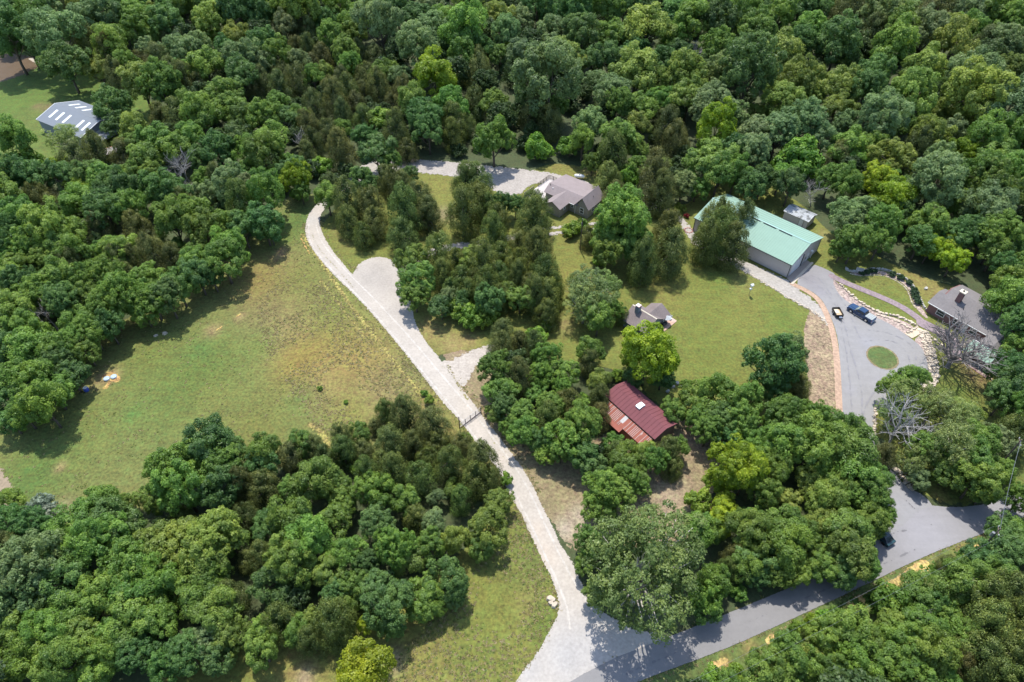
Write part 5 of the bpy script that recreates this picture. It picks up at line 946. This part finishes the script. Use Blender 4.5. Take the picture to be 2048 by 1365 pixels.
# shrubs along the curved garden wall
bed = [(1722.8,549.7),(1732,547.9),(1740,545.6),(1747,544.7),(1783,552),(1800.5,558.8),(1816.5,569),(1825.6,582.8),(1828,590.8),(1830.2,598.9),(1833.6,608)]
for i, (x, y) in enumerate(bed):
    pos = at(x, y); e = plant('s', pos, .72 if i < 4 else .85, .8); e.name = 'bed_shrub'
    for ch in e.children: ch.color = (.05, .105, .04, 1)
    lb = ('leftmost', 'second from left', 'third from left', 'fourth from left', 'fifth from left', 'sixth from left', 'seventh from left', 'fifth from the lower end', 'third from the lower end', 'second from the lower end', 'last, lower end')
    lb = ('first', 'second', 'third', 'fourth', 'fifth', 'sixth', 'seventh', 'eighth', 'ninth', 'tenth', 'last')[i]
    tag(e, 'rounded dark shrub in the bed along the curved garden wall, %s from the bench end' % lb if lb != 'last' else 'rounded dark shrub in the curved bed, the one nearest the brick house', 'shrub', 'shrubs along the curved garden wall')

# ---- labels that single out every tree: look + landmark + order from the left
LAND = [('the brown pond', 0, 130), ('the grey barn', 150, 240), ('the upper left pasture', 60, 300), ('the olive house', 1150, 400), ('the propane tank', 1165, 350), ('the green barn', 1510, 460), ('the small shed', 1600, 435),
        ('the brick house', 1925, 610), ('the turning circle', 1765, 716), ('the cottage', 1300, 635), ('the red barn', 1285, 815), ('the drive gate', 935, 840), ('the gravel parking pad', 770, 570), ('the far drive end', 640, 420),
        ('the tank lids', 222, 755), ('the meadow centre', 500, 720), ('the drive mouth', 1150, 1290), ('the teal car', 1763, 1075), ('the birdhouse', 1495, 583), ('the photo bottom edge', 350, 1345), ('the bottom left corner', 0, 1365),
        ('the bottom right corner', 2048, 1365), ('the top right corner', 2048, 0), ('the top edge centre', 1024, 0), ('the right photo edge', 2048, 330), ('the left photo edge', 0, 520), ('the back gravel lane', 880, 335), ('the curved shrub bed', 1790, 560), ('the roadside scrub', 1700, 1230), ('the lower grass strip', 1020, 1200), ('the top left edge', 480, 0), ('the top right edge', 1550, 0), ('the west wood middle', 250, 420), ('the south wood middle', 600, 1050), ('the north wood middle', 700, 170), ('the north east wood', 1350, 230), ('the east wood middle', 1750, 230)]
ORD = ['leftmost', 'second from left', 'third from left', 'fourth from left', 'fifth from left', 'sixth from left', 'seventh from left', 'eighth from left', 'ninth from left', 'tenth from left', 'eleventh from left', 'twelfth from left']+[q+' from left' for q in 'thirteenth fourteenth fifteenth sixteenth seventeenth eighteenth nineteenth twentieth'.split()]
def landmark(x, y): return min(range(len(LAND)), key=lambda i: math.hypot(x-LAND[i][1], y-LAND[i][2]))
groups = {}
for t in placed:
    e, k, x, y = t[:4]; li = landmark(x, y); dx = x-LAND[li][1]; dy = y-LAND[li][2]
    side = ('right of' if dx > 0 else 'left of') if abs(dx) > abs(dy)*1.2 else ('below' if dy > 0 else 'above')
    groups.setdefault((k, FORM[e.name], li, side), []).append(t)
FW = {'lobed': 'clumpy', 'fine': 'dense', 'loose': 'loose'}
for (k, form, li, side), g_ in groups.items():
    g_.sort(key=lambda t: t[2]); n = len(g_); wd = WORD[k]
    for i, t in enumerate(g_):
        look = '%s %s%s' % (wd[0], FW[form]+' ' if form in FW else '', wd[1]); place = '%s %s' % (side, LAND[li][0])
        size = 'small' if t[6] < 2.2 and k not in 'srG' else ('broad' if t[6] > 6 else '')
        if n == 1: lb = ('the only %s %s' % (look, place))
        else:
            od = 'rightmost' if i == n-1 else ORD[i]
            lb = '%s %s, %s' % (look, place, od)
        if size: lb = lb.replace(look, size+' '+look, 1)
        t[0]['label'] = ' '.join(lb.split()); t[0]['category'] = CAT.get(k, 'tree')
        t[0]['group'] = {'c': 'cedars', 'C': 'cedars', 's': 'shrubs', 'G': 'shrubs', 'r': 'shrubs', 'd': 'bare dead trees'}.get(k, 'broadleaf trees of the woods')
